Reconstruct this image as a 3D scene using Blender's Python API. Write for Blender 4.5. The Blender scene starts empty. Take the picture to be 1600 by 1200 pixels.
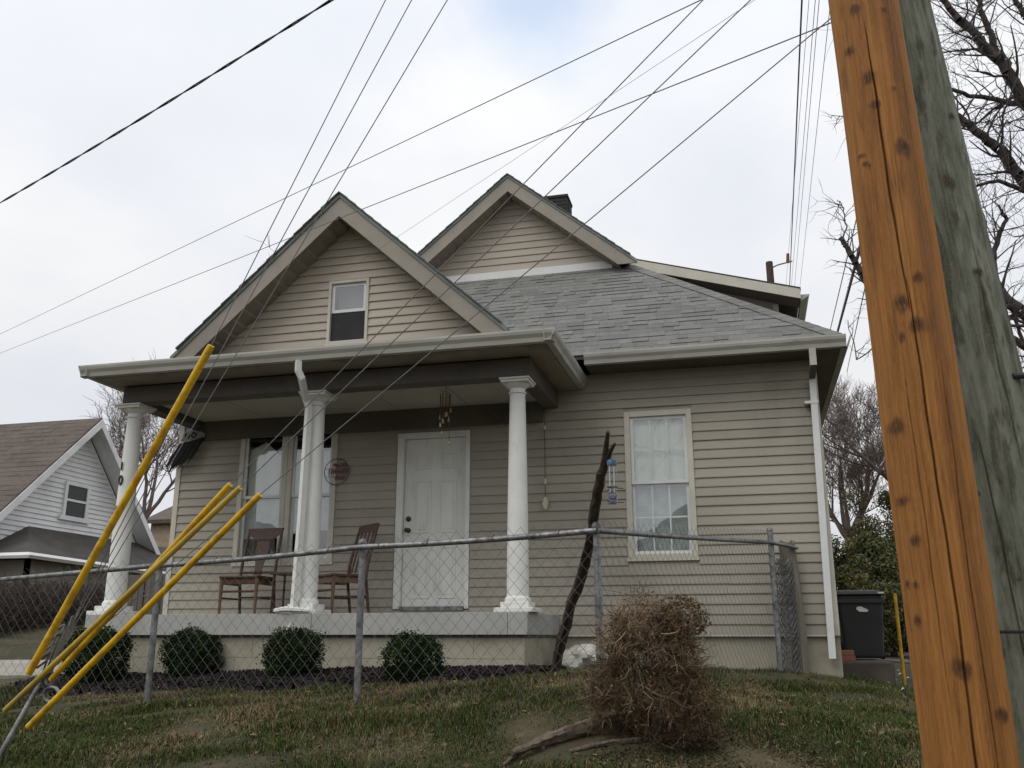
import bpy, math, random
import numpy as np
from mathutils import Vector, Matrix
random.seed(7); RNG = np.random.default_rng(7)
SC = bpy.context.scene
COL = SC.collection

# ------------------------------------------------------------------ camera
F, YAW, PIT = 1444.0, math.radians(-14.2), math.radians(15.4)
FW = np.array([math.sin(YAW)*math.cos(PIT), math.cos(YAW)*math.cos(PIT), math.sin(PIT)])
RT = np.array([math.cos(YAW), -math.sin(YAW), 0.0]); UP = np.cross(RT, FW)
cam = bpy.data.cameras.new('camera'); camo = bpy.data.objects.new('camera', cam); COL.objects.link(camo)
cam.sensor_width = 36; cam.sensor_fit = 'HORIZONTAL'; cam.lens = 36*F/1600
cam.clip_start = 0.05; cam.clip_end = 3000
camo.matrix_world = Matrix(((RT[0], UP[0], -FW[0], 0), (RT[1], UP[1], -FW[1], 0), (RT[2], UP[2], -FW[2], 0), (0, 0, 0, 1)))
SC.camera = camo
SC.render.resolution_x = 1024; SC.render.resolution_y = 768

# ------------------------------------------------------------------ sky and sun
SUN_EL, SUN_AZ = math.radians(52), math.radians(215)      # azimuth clockwise from +Y
sdir = np.array([math.sin(SUN_AZ)*math.cos(SUN_EL), math.cos(SUN_AZ)*math.cos(SUN_EL), math.sin(SUN_EL)])
world = bpy.data.worlds.new('World'); SC.world = world; world.use_nodes = True
nt = world.node_tree; nt.nodes.clear()
def N(t, nt, **kw):
    n = nt.nodes.new(t)
    for k, v in kw.items(): setattr(n, k, v)
    return n
out = N('ShaderNodeOutputWorld', nt); bg = N('ShaderNodeBackground', nt); bg.inputs[1].default_value = 0.1
nt.links.new(bg.outputs[0], out.inputs[0])
sky = N('ShaderNodeTexSky', nt, sky_type='NISHITA'); sky.sun_disc = False
sky.sun_elevation = SUN_EL; sky.sun_rotation = SUN_AZ
tc = N('ShaderNodeTexCoord', nt)
def noise_w(scale, detail, sx=1, sz=1, off=0):
    mp = N('ShaderNodeMapping', nt); mp.inputs['Scale'].default_value = (sx, sx, sz); mp.inputs['Location'].default_value = (off, off*.7, off*.3)
    nt.links.new(tc.outputs['Generated'], mp.inputs[0])
    nz = N('ShaderNodeTexNoise', nt); nz.inputs['Scale'].default_value = scale; nz.inputs['Detail'].default_value = detail; nz.inputs['Roughness'].default_value = .5
    nt.links.new(mp.outputs[0], nz.inputs['Vector']); return nz.outputs[0]
def ramp(inp, stops, nt):
    r = N('ShaderNodeValToRGB', nt); e = r.color_ramp.elements
    while len(e) < len(stops): e.new(.5)
    for el, (p, c) in zip(e, stops):
        el.position = p; el.color = (*c, 1) if len(c) == 3 else c
    nt.links.new(inp, r.inputs[0]); return r.outputs[0]
SKYV = 6.5
cl = ramp(noise_w(2.2, 6, 1, 1.7, 1.3), [(.28, (.85*SKYV, .88*SKYV, .955*SKYV)), (.45, (.93*SKYV, .955*SKYV, 1.01*SKYV)), (.56, (1.02*SKYV, 1.03*SKYV, 1.045*SKYV)), (.72, (1.16*SKYV, 1.17*SKYV, 1.15*SKYV))], nt)
# brighter towards the zenith, as an overcast sky is
sep = N('ShaderNodeSeparateXYZ', nt); nt.links.new(tc.outputs['Generated'], sep.inputs[0])
mr = N('ShaderNodeMapRange', nt); mr.inputs[1].default_value = 0; mr.inputs[2].default_value = 1; mr.inputs[3].default_value = .97; mr.inputs[4].default_value = 1.5
nt.links.new(sep.outputs[2], mr.inputs[0])
vm = N('ShaderNodeVectorMath', nt, operation='SCALE'); nt.links.new(cl, vm.inputs[0]); nt.links.new(mr.outputs[0], vm.inputs['Scale'])
# a small break of blue in the cloud
bd = RT*(835-800)/F - UP*(-25-600)/F + FW; bd /= np.linalg.norm(bd)
dv = N('ShaderNodeVectorMath', nt, operation='DISTANCE'); dv.inputs[1].default_value = tuple(bd); nt.links.new(tc.outputs['Generated'], dv.inputs[0])
nb = noise_w(9, 3, 1, 1, 4)
ma = N('ShaderNodeMath', nt, operation='MULTIPLY_ADD'); nt.links.new(nb, ma.inputs[0]); ma.inputs[1].default_value = .10; nt.links.new(dv.outputs['Value'], ma.inputs[2])
gap = N('ShaderNodeMapRange', nt); gap.interpolation_type = 'SMOOTHSTEP'
gap.inputs[1].default_value = .15; gap.inputs[2].default_value = .06; gap.inputs[3].default_value = 0; gap.inputs[4].default_value = .62
nt.links.new(ma.outputs[0], gap.inputs[0])
sb = N('ShaderNodeVectorMath', nt, operation='MULTIPLY'); sb.inputs[1].default_value = (4.2, 3.5, 2.8); nt.links.new(sky.outputs[0], sb.inputs[0])
mx = N('ShaderNodeMix', nt, data_type='RGBA'); nt.links.new(gap.outputs[0], mx.inputs[0]); nt.links.new(vm.outputs[0], mx.inputs[6]); nt.links.new(sb.outputs[0], mx.inputs[7])
nt.links.new(mx.outputs[2], bg.inputs[0])
sl = bpy.data.lights.new('sun', 'SUN'); sl.energy = 1.1; sl.angle = math.radians(40); sl.color = (1, .96, .9)
so = bpy.data.objects.new('sun', sl); COL.objects.link(so)
so.rotation_euler = Vector(tuple(sdir)).to_track_quat('Z', 'Y').to_euler()
SC.view_settings.view_transform = 'Standard'; SC.view_settings.look = 'None'; SC.view_settings.gamma = 1
SC.view_settings.exposure = 0.25; SC.view_settings.use_curve_mapping = False

# ------------------------------------------------------------------ helpers
def ray(x, y): return RT*(x-800)/F - UP*(y-600)/F + FW
def at(x, y, d): return ray(x, y)*d
def onY(x, y, Y): d = ray(x, y); return d*(Y/d[1])
def onX(x, y, X): d = ray(x, y); return d*(X/d[0])
def proj(P):
    P = np.asarray(P, float); k = P@FW
    return 800+F*(P@RT)/k, 600-F*(P@UP)/k

# ground height: real levels surveyed from the picture, smoothly joined
CP = []
def cp(x, y, d): CP.append(at(x, y, d))
for a in [(240, 1097, 7.7), (562, 1093, 7.04), (932, 1080, 6.4), (1217, 1046, 9.7), (0, 1100, 8.27),
          (0, 1200, 5.15), (400, 1200, 5.1), (800, 1200, 5.1), (1200, 1200, 5.1), (1430, 1200, 5.1),
          (1430, 1125, 7.5), (1460, 1085, 11), (0, 1045, 10), (0, 985, 14), (-200, 985, 14), (120, 975, 17), (0, 972, 18), (250, 975, 20), (1390, 1022, 20), (1600, 1060, 14), (1700, 1150, 7)]: cp(*a)
CP.append(onY(1311, 1058, 10.56)); CP.append(onY(1100, 1050, 10.5)); CP.append(onY(825, 1052, 9.0)); CP.append(onY(150, 1058, 9.0)); CP.append(onY(480, 1055, 9.0)); CP.append(onY(1370, 1072, 11.1))
for x, y, z in [(-5, 0, -1.5), (5, 0, -1.5), (0, -15, -1.6), (-40, -15, -1.6), (40, -15, -1.6), (40, 10, -1.0), (40, 60, -.3), (0, 60, -.3), (-40, 60, .3), (-40, 18, .4), (0, 24, -.2), (-3, 14, -.2), (0, 2.6, -1.1), (-12, 0, -1.5), (12, 3, -1.2)]: CP.append(np.array([x, y, z]))
CP = np.array(CP)
def _k(a, b): return np.sqrt(((a[:, None, :]-b[None, :, :])**2).sum(-1)+1.2)
_A = np.ones((len(CP), 3)); _A[:, 1:] = CP[:, :2]
_K = np.block([[-_k(CP[:, :2], CP[:, :2])+np.eye(len(CP))*.03, _A], [_A.T, np.zeros((3, 3))]])
_w = np.linalg.solve(_K, np.concatenate([CP[:, 2], np.zeros(3)]))
def ground(x, y):
    x = np.clip(np.atleast_1d(np.asarray(x, float)), -40, 40); y = np.clip(np.atleast_1d(np.asarray(y, float)), -15, 60)
    p = np.stack([x, y], -1); o = np.zeros(len(p))
    for i in range(0, len(p), 20000):
        q = p[i:i+20000]; o[i:i+20000] = -_k(q, CP[:, :2])@_w[:-3] + _w[-3] + q@_w[-2:]
    return o
def gz(x, y): return float(ground(x, y)[0])
def hit(x, y, d0=4.0, d1=40.0):
    r = ray(x, y); ds = np.linspace(d0, d1, 1500); P = r[None]*ds[:, None]
    s = P[:, 2]-ground(P[:, 0], P[:, 1]); i = np.argmax(s < 0)
    return P[i]

# ------------------------------------------------------------------ materials
def newmat(name):
    m = bpy.data.materials.new(name); m.use_nodes = True; t = m.node_tree; t.nodes.clear()
    o = N('ShaderNodeOutputMaterial', t); p = N('ShaderNodeBsdfPrincipled', t); t.links.new(p.outputs[0], o.inputs[0]); return m, t, p
def mixc(t, f, a, b, blend='MIX'):
    m = N('ShaderNodeMix', t, data_type='RGBA', blend_type=blend)
    for s, i in ((f, 0), (a, 6), (b, 7)):
        if isinstance(s, (int, float)): m.inputs[i].default_value = s
        elif isinstance(s, tuple): m.inputs[i].default_value = (*s, 1)
        else: t.links.new(s, m.inputs[i])
    return m.outputs[2]
def nz(t, vec, scale, detail=5, stretch=(1, 1, 1), rough=.55):
    mp = N('ShaderNodeMapping', t); mp.inputs['Scale'].default_value = stretch; t.links.new(vec, mp.inputs[0])
    n = N('ShaderNodeTexNoise', t); n.inputs['Scale'].default_value = scale; n.inputs['Detail'].default_value = detail; n.inputs['Roughness'].default_value = rough
    t.links.new(mp.outputs[0], n.inputs['Vector']); return n.outputs[0]
def mrange(t, v, a, b, c=0, d=1):
    m = N('ShaderNodeMapRange', t); m.interpolation_type = 'SMOOTHSTEP'
    for i, q in enumerate((a, b, c, d)): m.inputs[i+1].default_value = q
    t.links.new(v, m.inputs[0]); return m.outputs[0]
MATS = {}
def M(name, c, c2=None, scale=6, stretch=(1, 1, 1), rough=.7, bump=0, bscale=40, bstretch=None, dirt=None, dscale=1.5, dlo=.5, dhi=.75, damt=.6, dstretch=(1, 1, 1), rnd=0, attr=False, spec=.3, metal=0, obj=False, c3=None):
    m, t, p = newmat(name); MATS[name] = m
    if obj: vec = N('ShaderNodeTexCoord', t).outputs['Object']
    else: vec = N('ShaderNodeNewGeometry', t).outputs['Position']
    c2 = c2 or tuple(v*.75 for v in c)
    n1 = nz(t, vec, scale, 6, stretch)
    col = mixc(t, mrange(t, n1, .3, .7), c, c2)
    if attr:
        a = N('ShaderNodeVertexColor', t); a.layer_name = 'col'
        col = mixc(t, 1.0, a.outputs[0], mixc(t, mrange(t, n1, .3, .7), (1.12, 1.12, 1.12), (.8, .8, .8)), 'MULTIPLY')
    if c3: col = mixc(t, mrange(t, nz(t, vec, scale*7, 4, stretch), .5, .75), col, c3)
    if dirt: col = mixc(t, mrange(t, nz(t, vec, dscale, 7, dstretch, .65), dlo, dhi, 0, damt), col, dirt)
    if rnd:
        oi = N('ShaderNodeObjectInfo', t)
        f = mrange(t, oi.outputs['Random'], 0, 1, 1-rnd, 1+rnd)
        v = N('ShaderNodeVectorMath', t, operation='SCALE'); t.links.new(col, v.inputs[0]); t.links.new(f, v.inputs['Scale']); col = v.outputs[0]
    t.links.new(col, p.inputs['Base Color'])
    p.inputs['Roughness'].default_value = rough; p.inputs['Specular IOR Level'].default_value = spec; p.inputs['Metallic'].default_value = metal
    if bump:
        b = N('ShaderNodeBump', t); b.inputs['Strength'].default_value = bump; b.inputs['Distance'].default_value = .01
        t.links.new(nz(t, vec, bscale, 5, bstretch or stretch), b.inputs['Height']); t.links.new(b.outputs[0], p.inputs['Normal'])
    return m
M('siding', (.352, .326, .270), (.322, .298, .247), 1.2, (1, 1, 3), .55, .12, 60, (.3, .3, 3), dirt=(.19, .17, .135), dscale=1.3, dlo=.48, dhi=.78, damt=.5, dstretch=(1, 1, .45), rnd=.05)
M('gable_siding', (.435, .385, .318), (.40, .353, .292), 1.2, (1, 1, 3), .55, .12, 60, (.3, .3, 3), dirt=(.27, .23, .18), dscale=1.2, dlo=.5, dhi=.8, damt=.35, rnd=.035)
M('white_paint', (.74, .74, .71), (.68, .68, .65), 4, rough=.5, bump=.1, bscale=50, dirt=(.36, .34, .30), dscale=3.5, dlo=.52, dhi=.78, damt=.45, dstretch=(2, 2, .7))
M('trim_cream', (.56, .53, .45), (.50, .48, .41), 4, rough=.5, bump=.1, dirt=(.28, .26, .21), dscale=3, dlo=.52, dhi=.8, damt=.55)
M('vinyl_white', (.70, .71, .70), (.64, .65, .64), 4, rough=.35, dirt=(.42, .41, .37), dscale=5, dlo=.55, dhi=.8, damt=.4)
M('gutter_grey', (.45, .44, .40), (.38, .37, .335), 3, (.4, 2, 2), .45, dirt=(.16, .15, .12), dscale=2.2, dlo=.5, dhi=.78, damt=.6, dstretch=(.5, 2, 2))
M('rake_taupe', (.30, .27, .225), (.26, .235, .195), 3, rough=.55, dirt=(.15, .14, .12), dscale=2, dlo=.5, dhi=.8, damt=.5)
M('soffit_tan', (.29, .255, .21), (.25, .22, .18), 4, rough=.6, dirt=(.09, .08, .07), dscale=3, dlo=.48, dhi=.75, damt=.6)
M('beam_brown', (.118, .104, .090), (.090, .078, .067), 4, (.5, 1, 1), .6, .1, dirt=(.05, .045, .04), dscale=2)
M('ceiling_paint', (.40, .38, .32), (.34, .325, .275), 2, rough=.7, dirt=(.2, .18, .14), dscale=1.4, dlo=.5, dhi=.8, damt=.5)
M('shingle', (.174, .174, .165), (.146, .146, .139), 2.2, rough=.9, bump=.5, bscale=220, rnd=.11, c3=(.20, .20, .19), dirt=(.13, .135, .13), dscale=.7, dlo=.5, dhi=.8, damt=.25)
M('shingle_edge', (.07, .072, .07), rough=.95, bump=.3)
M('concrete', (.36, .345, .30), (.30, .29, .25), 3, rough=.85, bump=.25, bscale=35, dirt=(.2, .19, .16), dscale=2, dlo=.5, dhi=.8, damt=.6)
M('painted_block', (.38, .355, .275), (.34, .32, .25), 4, rough=.8, bump=.35, bscale=25, dirt=(.23, .20, .13), dscale=3, dlo=.47, dhi=.75, damt=.7)
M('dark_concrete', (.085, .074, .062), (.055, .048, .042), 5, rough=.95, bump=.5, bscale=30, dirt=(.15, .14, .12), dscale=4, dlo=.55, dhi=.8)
M('slab_grey', (.40, .40, .375), (.35, .35, .33), 3, rough=.75, bump=.15, dirt=(.22, .21, .19), dscale=2.5, dlo=.5, dhi=.8, damt=.5, dstretch=(1, 1, .5))
M('chair_wood', (.085, .042, .026), (.05, .026, .018), 6, (6, 6, .8), .4, .1)
M('chair_light_wood', (.15, .095, .055), (.11, .07, .04), 6, (6, 6, .8), .45, .1)
M('black_metal', (.02, .02, .02), rough=.4, spec=.5)
M('galv', (.30, .302, .31), (.17, .172, .178), 9, (1, 1, 1), .45, .3, 60, dirt=(.07, .065, .06), dscale=16, dlo=.46, dhi=.66, damt=.8, metal=.55)
M('galv_wire', (.17, .17, .175), (.12, .12, .125), 12, rough=.6, metal=.25)
M('cable_black', (.035, .035, .038), rough=.5)
M('cable_steel', (.21, .21, .215), (.15, .15, .155), 30, rough=.5)
M('yellow_plastic', (.64, .385, .012), (.56, .32, .015), 3, rough=.4, dirt=(.24, .13, .03), dscale=11, dlo=.44, dhi=.66, damt=.6, bump=.15, bscale=30, spec=.3, c3=(.68, .45, .06))
M('yellow_plastic_old', (.50, .36, .06), (.43, .30, .05), 3, rough=.5, dirt=(.25, .20, .09), dscale=6, dlo=.5, dhi=.75, damt=.6)
M('bark_brown', (.085, .06, .045), (.05, .036, .028), 8, (4, 4, .7), .9, .6, 30, (3, 3, .6))
M('root_bark', (.17, .135, .10), (.085, .066, .05), 9, (3, 3, 3), .95, .8, 45)
M('bark_grey', (.10, .085, .082), (.062, .054, .052), 5, (2, 2, .5), .9, .4)
M('twig_grey', (.13, .11, .105), (.09, .078, .074), 3, rough=.9)
M('twig_far', (.20, .155, .14), (.15, .12, .11), 3, rough=.9)
M('mulch', (.022, .016, .013), (.012, .010, .009), 20, rough=.95, bump=.8, bscale=60)
M('bush_leaf', (.03, .045, .018), attr=True, scale=8, rough=.75, spec=.08)
M('evergreen_leaf', (.03, .045, .018), attr=True, scale=3, rough=.8, spec=.08)
M('dead_twig', (.2, .13, .07), attr=True, scale=9, rough=.85, spec=.15)
M('grass_blade', (.05, .06, .02), attr=True, scale=4, rough=.8, spec=.1)
M('soil', (.050, .052, .022), (.10, .076, .046), 1.3, rough=.95, bump=1.0, bscale=70, dirt=(.034, .040, .017), dscale=1.0, dlo=.4, dhi=.62, damt=.8, c3=(.13, .10, .06))
M('bag_plastic', (.62, .61, .55), (.52, .51, .45), 5, rough=.35, bump=.2, bscale=14, spec=.5)
M('bin_plastic', (.032, .033, .033), (.026, .027, .027), 6, rough=.5, dirt=(.055, .055, .05), dscale=3, dlo=.5, dhi=.8)
M('rubber', (.012, .012, .012), rough=.8)
M('paper_white', (.7, .68, .66), rough=.7)
M('brick_red', (.28, .12, .085), (.22, .09, .065), 12, rough=.9, bump=.4, rnd=.1)
M('weathered_wood', (.15, .135, .115), (.09, .08, .07), 4, (6, 6, .5), .9, .5, 20, (6, 6, .5), rnd=.15)
M('grey_post_wood', (.21, .19, .155), (.13, .12, .10), 4, (8, 8, .5), .9, .5, 20, (8, 8, .5))
M('neighbor_white', (.76, .76, .76), (.70, .70, .71), 2, rough=.6, dirt=(.45, .45, .44), dscale=1)
M('neighbor_roof', (.125, .102, .088), (.085, .070, .062), 1.6, (1, 1, 2.5), .95, .4, 30, c3=(.155, .128, .112))
M('neighbor_dark_roof', (.085, .078, .072), (.06, .056, .053), 2, (1, 1, 3), .95, .3)
M('neighbor_wall_tan', (.26, .24, .20), (.22, .2, .17), 2, rough=.8)
M('tan_building', (.36, .28, .2), rough=.8)
M('vine', (.085, .066, .055), (.055, .043, .037), 3, rough=.95)
M('asphalt', (.14, .135, .125), (.11, .105, .10), 4, rough=.9, bump=.3, bscale=80)
M('tarp_blue', (.08, .28, .42), rough=.5)
M('chimney_brick', (.045, .043, .038), (.03, .03, .028), 9, rough=.95, bump=.4, rnd=.12)
M('blue_plastic', (.03, .085, .15), rough=.35, spec=.5)
M('label_blue', (.06, .07, .14), (.2, .2, .26), 40, rough=.5)
M('seed', (.33, .27, .17), (.2, .15, .09), 60, rough=.8)
M('copper_red', (.16, .065, .05), rough=.5)
M('bell_brass', (.62, .52, .33), rough=.3, metal=.6)
M('bone', (.62, .57, .42), (.5, .45, .33), 30, rough=.6)
M('sign_red', (.20, .06, .065), rough=.5)
M('sign_pale', (.34, .27, .25), rough=.6)
M('black_cloth', (.012, .012, .013), (.022, .021, .021), 10, (6, 6, 1), rough=.95)
M('grey_cloth', (.30, .30, .27), (.16, .16, .15), 20, rough=.9)
M('curtain_and_reflection', (.80, .79, .73), (.70, .69, .63), 2, (4, 4, .6), rough=.9)  # right window's curtain; also the pale reflections in the paired porch windows
M('blind', (.72, .74, .74), rough=.6)
M('screen_grey', (.035, .036, .037), rough=.8)
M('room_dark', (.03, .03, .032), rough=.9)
M('leaf_litter', (.2, .12, .06), attr=True, scale=9, rough=.9)
M('drip_edge', (.20, .24, .225), (.15, .18, .17), 4, rough=.6)
def glass_mat(name, ior, tint, refl=None):
    m, t, p = newmat(name); MATS[name] = m; o = [n for n in t.nodes if n.type == 'OUTPUT_MATERIAL'][0]; t.nodes.remove(p)
    fr = N('ShaderNodeFresnel', t); fr.inputs[0].default_value = ior
    tr = N('ShaderNodeBsdfTransparent', t); tr.inputs[0].default_value = (*tint, 1)
    gl = N('ShaderNodeBsdfGlossy', t); gl.inputs['Roughness'].default_value = .015
    vec = N('ShaderNodeNewGeometry', t).outputs['Position']
    b = N('ShaderNodeBump', t); b.inputs['Strength'].default_value = .03; b.inputs['Distance'].default_value = .02
    t.links.new(nz(t, vec, 3.5, 2), b.inputs['Height']); t.links.new(b.outputs[0], gl.inputs['Normal'])
    gm_ = N('ShaderNodeNewGeometry', t); iv = N('ShaderNodeMath', t, operation='SUBTRACT'); iv.inputs[0].default_value = 1; t.links.new(gm_.outputs['Backfacing'], iv.inputs[1])
    fm = N('ShaderNodeMath', t, operation='MULTIPLY'); t.links.new(fr.outputs[0], fm.inputs[0]); t.links.new(iv.outputs[0], fm.inputs[1])
    mx = N('ShaderNodeMixShader', t); t.links.new(fm.outputs[0], mx.inputs[0]); t.links.new(tr.outputs[0], mx.inputs[1]); t.links.new(gl.outputs[0], mx.inputs[2]); t.links.new(mx.outputs[0], o.inputs[0])
glass_mat('window_glass', 3.0, (.92, .95, .94)); glass_mat('clear_plastic', 1.4, (.9, .92, .93))

# ------------------------------------------------------------------ mesh building
def root_loc(o):
    v = Vector((0, 0, 0))
    while o is not None: v = v+o.location; o = o.parent
    return v
class MB:
    def __init__(s): s.v = []; s.f = []; s.c = []
    def poly(s, pts, faces):
        b = len(s.v); s.v += [tuple(map(float, p)) for p in pts]; s.f += [tuple(b+i for i in f) for f in faces]; return s
    def box(s, x0, x1, y0, y1, z0, z1):
        x0, x1 = min(x0, x1), max(x0, x1); y0, y1 = min(y0, y1), max(y0, y1); z0, z1 = min(z0, z1), max(z0, z1)
        return s.poly([(x0, y0, z0), (x1, y0, z0), (x1, y1, z0), (x0, y1, z0), (x0, y0, z1), (x1, y0, z1), (x1, y1, z1), (x0, y1, z1)],
                      [(0, 3, 2, 1), (4, 5, 6, 7), (0, 1, 5, 4), (1, 2, 6, 5), (2, 3, 7, 6), (3, 0, 4, 7)])
    def prism(s, pts, vec):
        n = len(pts); v = np.array(vec, float); a = [np.array(p, float) for p in pts]
        return s.poly(a+[p+v for p in a], [tuple(range(n))[::-1], tuple(range(n, 2*n))]+[(i, (i+1) % n, n+(i+1) % n, n+i) for i in range(n)])
    def tube(s, pts, r, n=8, cap=True):
        P = [np.array(p, float) for p in pts]; m = len(P)
        if not hasattr(r, '__len__'): r = [r]*m
        vs = []; prev = None
        for i in range(m):
            t = P[min(i+1, m-1)]-P[max(i-1, 0)]; t = t/(np.linalg.norm(t)+1e-9)
            a = np.array([0, 0, 1.]) if abs(t[2]) < .9 else np.array([1., 0, 0])
            if prev is not None: a = prev
            u = a-t*(a@t); u /= np.linalg.norm(u)+1e-9; w = np.cross(t, u); prev = u
            vs += [P[i]+r[i]*(math.cos(2*math.pi*k/n)*u+math.sin(2*math.pi*k/n)*w) for k in range(n)]
        fs = [(i*n+k, i*n+(k+1) % n, (i+1)*n+(k+1) % n, (i+1)*n+k) for i in range(m-1) for k in range(n)]
        if cap: fs += [tuple(range(n))[::-1], tuple((m-1)*n+k for k in range(n))]
        return s.poly(vs, fs)
    def lathe(s, prof, c, n=24):
        c = np.array(c, float)
        return s.tube([c+np.array([0, 0, z]) for r, z in prof], [r for r, z in prof], n)
    def build(s, name, mat, parent=None, smooth=False, local=False, bevel=0):
        me = bpy.data.meshes.new(name); off = (0, 0, 0)
        if parent is not None and not local: off = root_loc(parent)
        me.from_pydata([(a-off[0], b-off[1], c-off[2]) for a, b, c in s.v], [], s.f); me.materials.append(MATS[mat])
        if smooth:
            me.polygons.foreach_set('use_smooth', [True]*len(me.polygons)); me.set_sharp_from_angle(angle=math.radians(40))
        return link(name, me, parent, bevel)
def link(name, me, parent=None, bevel=0):
    o = bpy.data.objects.new(name, me); COL.objects.link(o)
    if parent is not None: o.parent = parent
    if bevel:
        b = o.modifiers.new('bevel', 'BEVEL'); b.width = bevel; b.segments = 2; b.limit_method = 'ANGLE'
    return o
def np_mesh(name, V, Fq, mat, parent=None, col=None, smooth=False, local=False):
    V = np.asarray(V, np.float32); Fq = np.asarray(Fq, np.int32); k = Fq.shape[1]
    if parent is not None and not local: V = V-np.array(root_loc(parent), np.float32)
    me = bpy.data.meshes.new(name); me.vertices.add(len(V)); me.vertices.foreach_set('co', V.ravel())
    me.loops.add(Fq.size); me.loops.foreach_set('vertex_index', Fq.ravel())
    me.polygons.add(len(Fq)); me.polygons.foreach_set('loop_start', np.arange(0, Fq.size, k, dtype=np.int32))
    if smooth: me.polygons.foreach_set('use_smooth', np.ones(len(Fq), bool))
    me.update(calc_edges=True); me.validate()
    if col is not None:
        ca = me.color_attributes.new('col', 'FLOAT_COLOR', 'POINT'); c4 = np.ones((len(V), 4), np.float32); c4[:, :3] = col; ca.data.foreach_set('color', c4.ravel())
    me.materials.append(MATS[mat]); return link(name, me, parent)
def segs(P0, P1, R0, R1, n=3):
    P0 = np.asarray(P0, float); P1 = np.asarray(P1, float); R0 = np.asarray(R0, float); R1 = np.asarray(R1, float); m = len(P0)
    t = P1-P0; t /= np.linalg.norm(t, axis=1, keepdims=True)+1e-9
    a = np.where(np.abs(t[:, 2:3]) < .9, np.array([[0, 0, 1.]]), np.array([[1., 0, 0]]))
    u = np.cross(a, t); u /= np.linalg.norm(u, axis=1, keepdims=True)+1e-9; w = np.cross(t, u)
    an = 2*np.pi*np.arange(n)/n; ring = np.cos(an)[None, :, None]*u[:, None]+np.sin(an)[None, :, None]*w[:, None]
    V = np.concatenate([P0[:, None]+ring*R0[:, None, None], P1[:, None]+ring*R1[:, None, None]], 1).reshape(-1, 3)
    k = np.arange(n); q = np.stack([k, (k+1) % n, n+(k+1) % n, n+k], -1)
    return V, (np.arange(m)[:, None, None]*2*n+q[None]).reshape(-1, 4)
def thing(name, label, cat, loc=(0, 0, 0), group=None):
    o = bpy.data.objects.new(name, None); COL.objects.link(o); o.location = tuple(map(float, loc)); o.empty_display_size = .2
    return tag(o, label, cat, group)
def tag(o, label, cat, group=None):
    o['label'] = label; o['category'] = cat
    if group: o['group'] = group
    return o
def kind(o, k): o['kind'] = k; return o
def copy_tree(o, parent=None):
    c = o.copy(); COL.objects.link(c)
    if parent is not None: c.parent = parent
    for ch in list(o.children): copy_tree(ch, c)
    return c

# ------------------------------------------------------------------ ground and paving
def axis(lo, hi, a, b, st, far):
    return np.unique(np.concatenate([-np.geomspace(1, far, 14)[::-1]+lo+1, np.arange(lo, a, .8), np.arange(a, b, st), np.arange(b, hi, .8), np.geomspace(1, far, 14)+hi-1]))
gx = axis(-30, 30, -9, 4, .1, 1500); gy = axis(-14, 40, 3.5, 14, .1, 1500)
GX, GY = np.meshgrid(gx, gy); GZ = ground(GX.ravel(), GY.ravel())
lump = sum(a*np.sin(GX.ravel()*f1+p)*np.sin(GY.ravel()*f2+p*1.7) for a, f1, f2, p in ((.012, 2.1, 2.7, .3), (.008, 5.3, 4.4, 1.1), (.006, 9.1, 8.2, 2.2)))
near = (np.abs(GX.ravel()) < 28) & (GY.ravel() < 38)
GZ = GZ+lump*near
nx, ny = len(gx), len(gy); ii = (np.arange(ny-1)[:, None]*nx+np.arange(nx-1)[None]).ravel()
kind(np_mesh('ground', np.stack([GX.ravel(), GY.ravel(), GZ], -1), np.stack([ii, ii+1, ii+1+nx, ii+nx], -1), 'soil', smooth=True), 'structure')
def sheet(name, pix, mat, lift, n=8, th=.05):
    P = [hit(*p) for p in pix]; mb = MB()      # quad in order, draped on the ground
    a, b, c, d = P; top = []
    for i in range(n+1):
        for j in range(n+1):
            u, v = i/n, j/n; q = (a*(1-u)+b*u)*(1-v)+(d*(1-u)+c*u)*v
            top.append((q[0], q[1], gz(q[0], q[1])+lift))
    fs = [(i*(n+1)+j, (i+1)*(n+1)+j, (i+1)*(n+1)+j+1, i*(n+1)+j+1) for i in range(n) for j in range(n)]
    mb.poly(top, fs); e = [i*(n+1) for i in range(n+1)]+[n*(n+1)+j for j in range(1, n+1)]+[i*(n+1)+n for i in range(n-1, -1, -1)]+[j for j in range(n-1, 0, -1)]
    k = len(e); mb.poly([top[i] for i in e]+[(top[i][0], top[i][1], top[i][2]-th-lift) for i in e], [(i, (i+1) % k, k+(i+1) % k, k+i) for i in range(k)])
    return kind(mb.build(name, mat), 'structure')
sheet('path', [(-260, 1072), (215, 1056), (200, 1036), (-260, 1048)], 'concrete', .03)
sheet('driveway', [(1345, 1030), (1560, 1050), (1480, 1012), (1370, 1008)], 'asphalt', .02)

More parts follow.
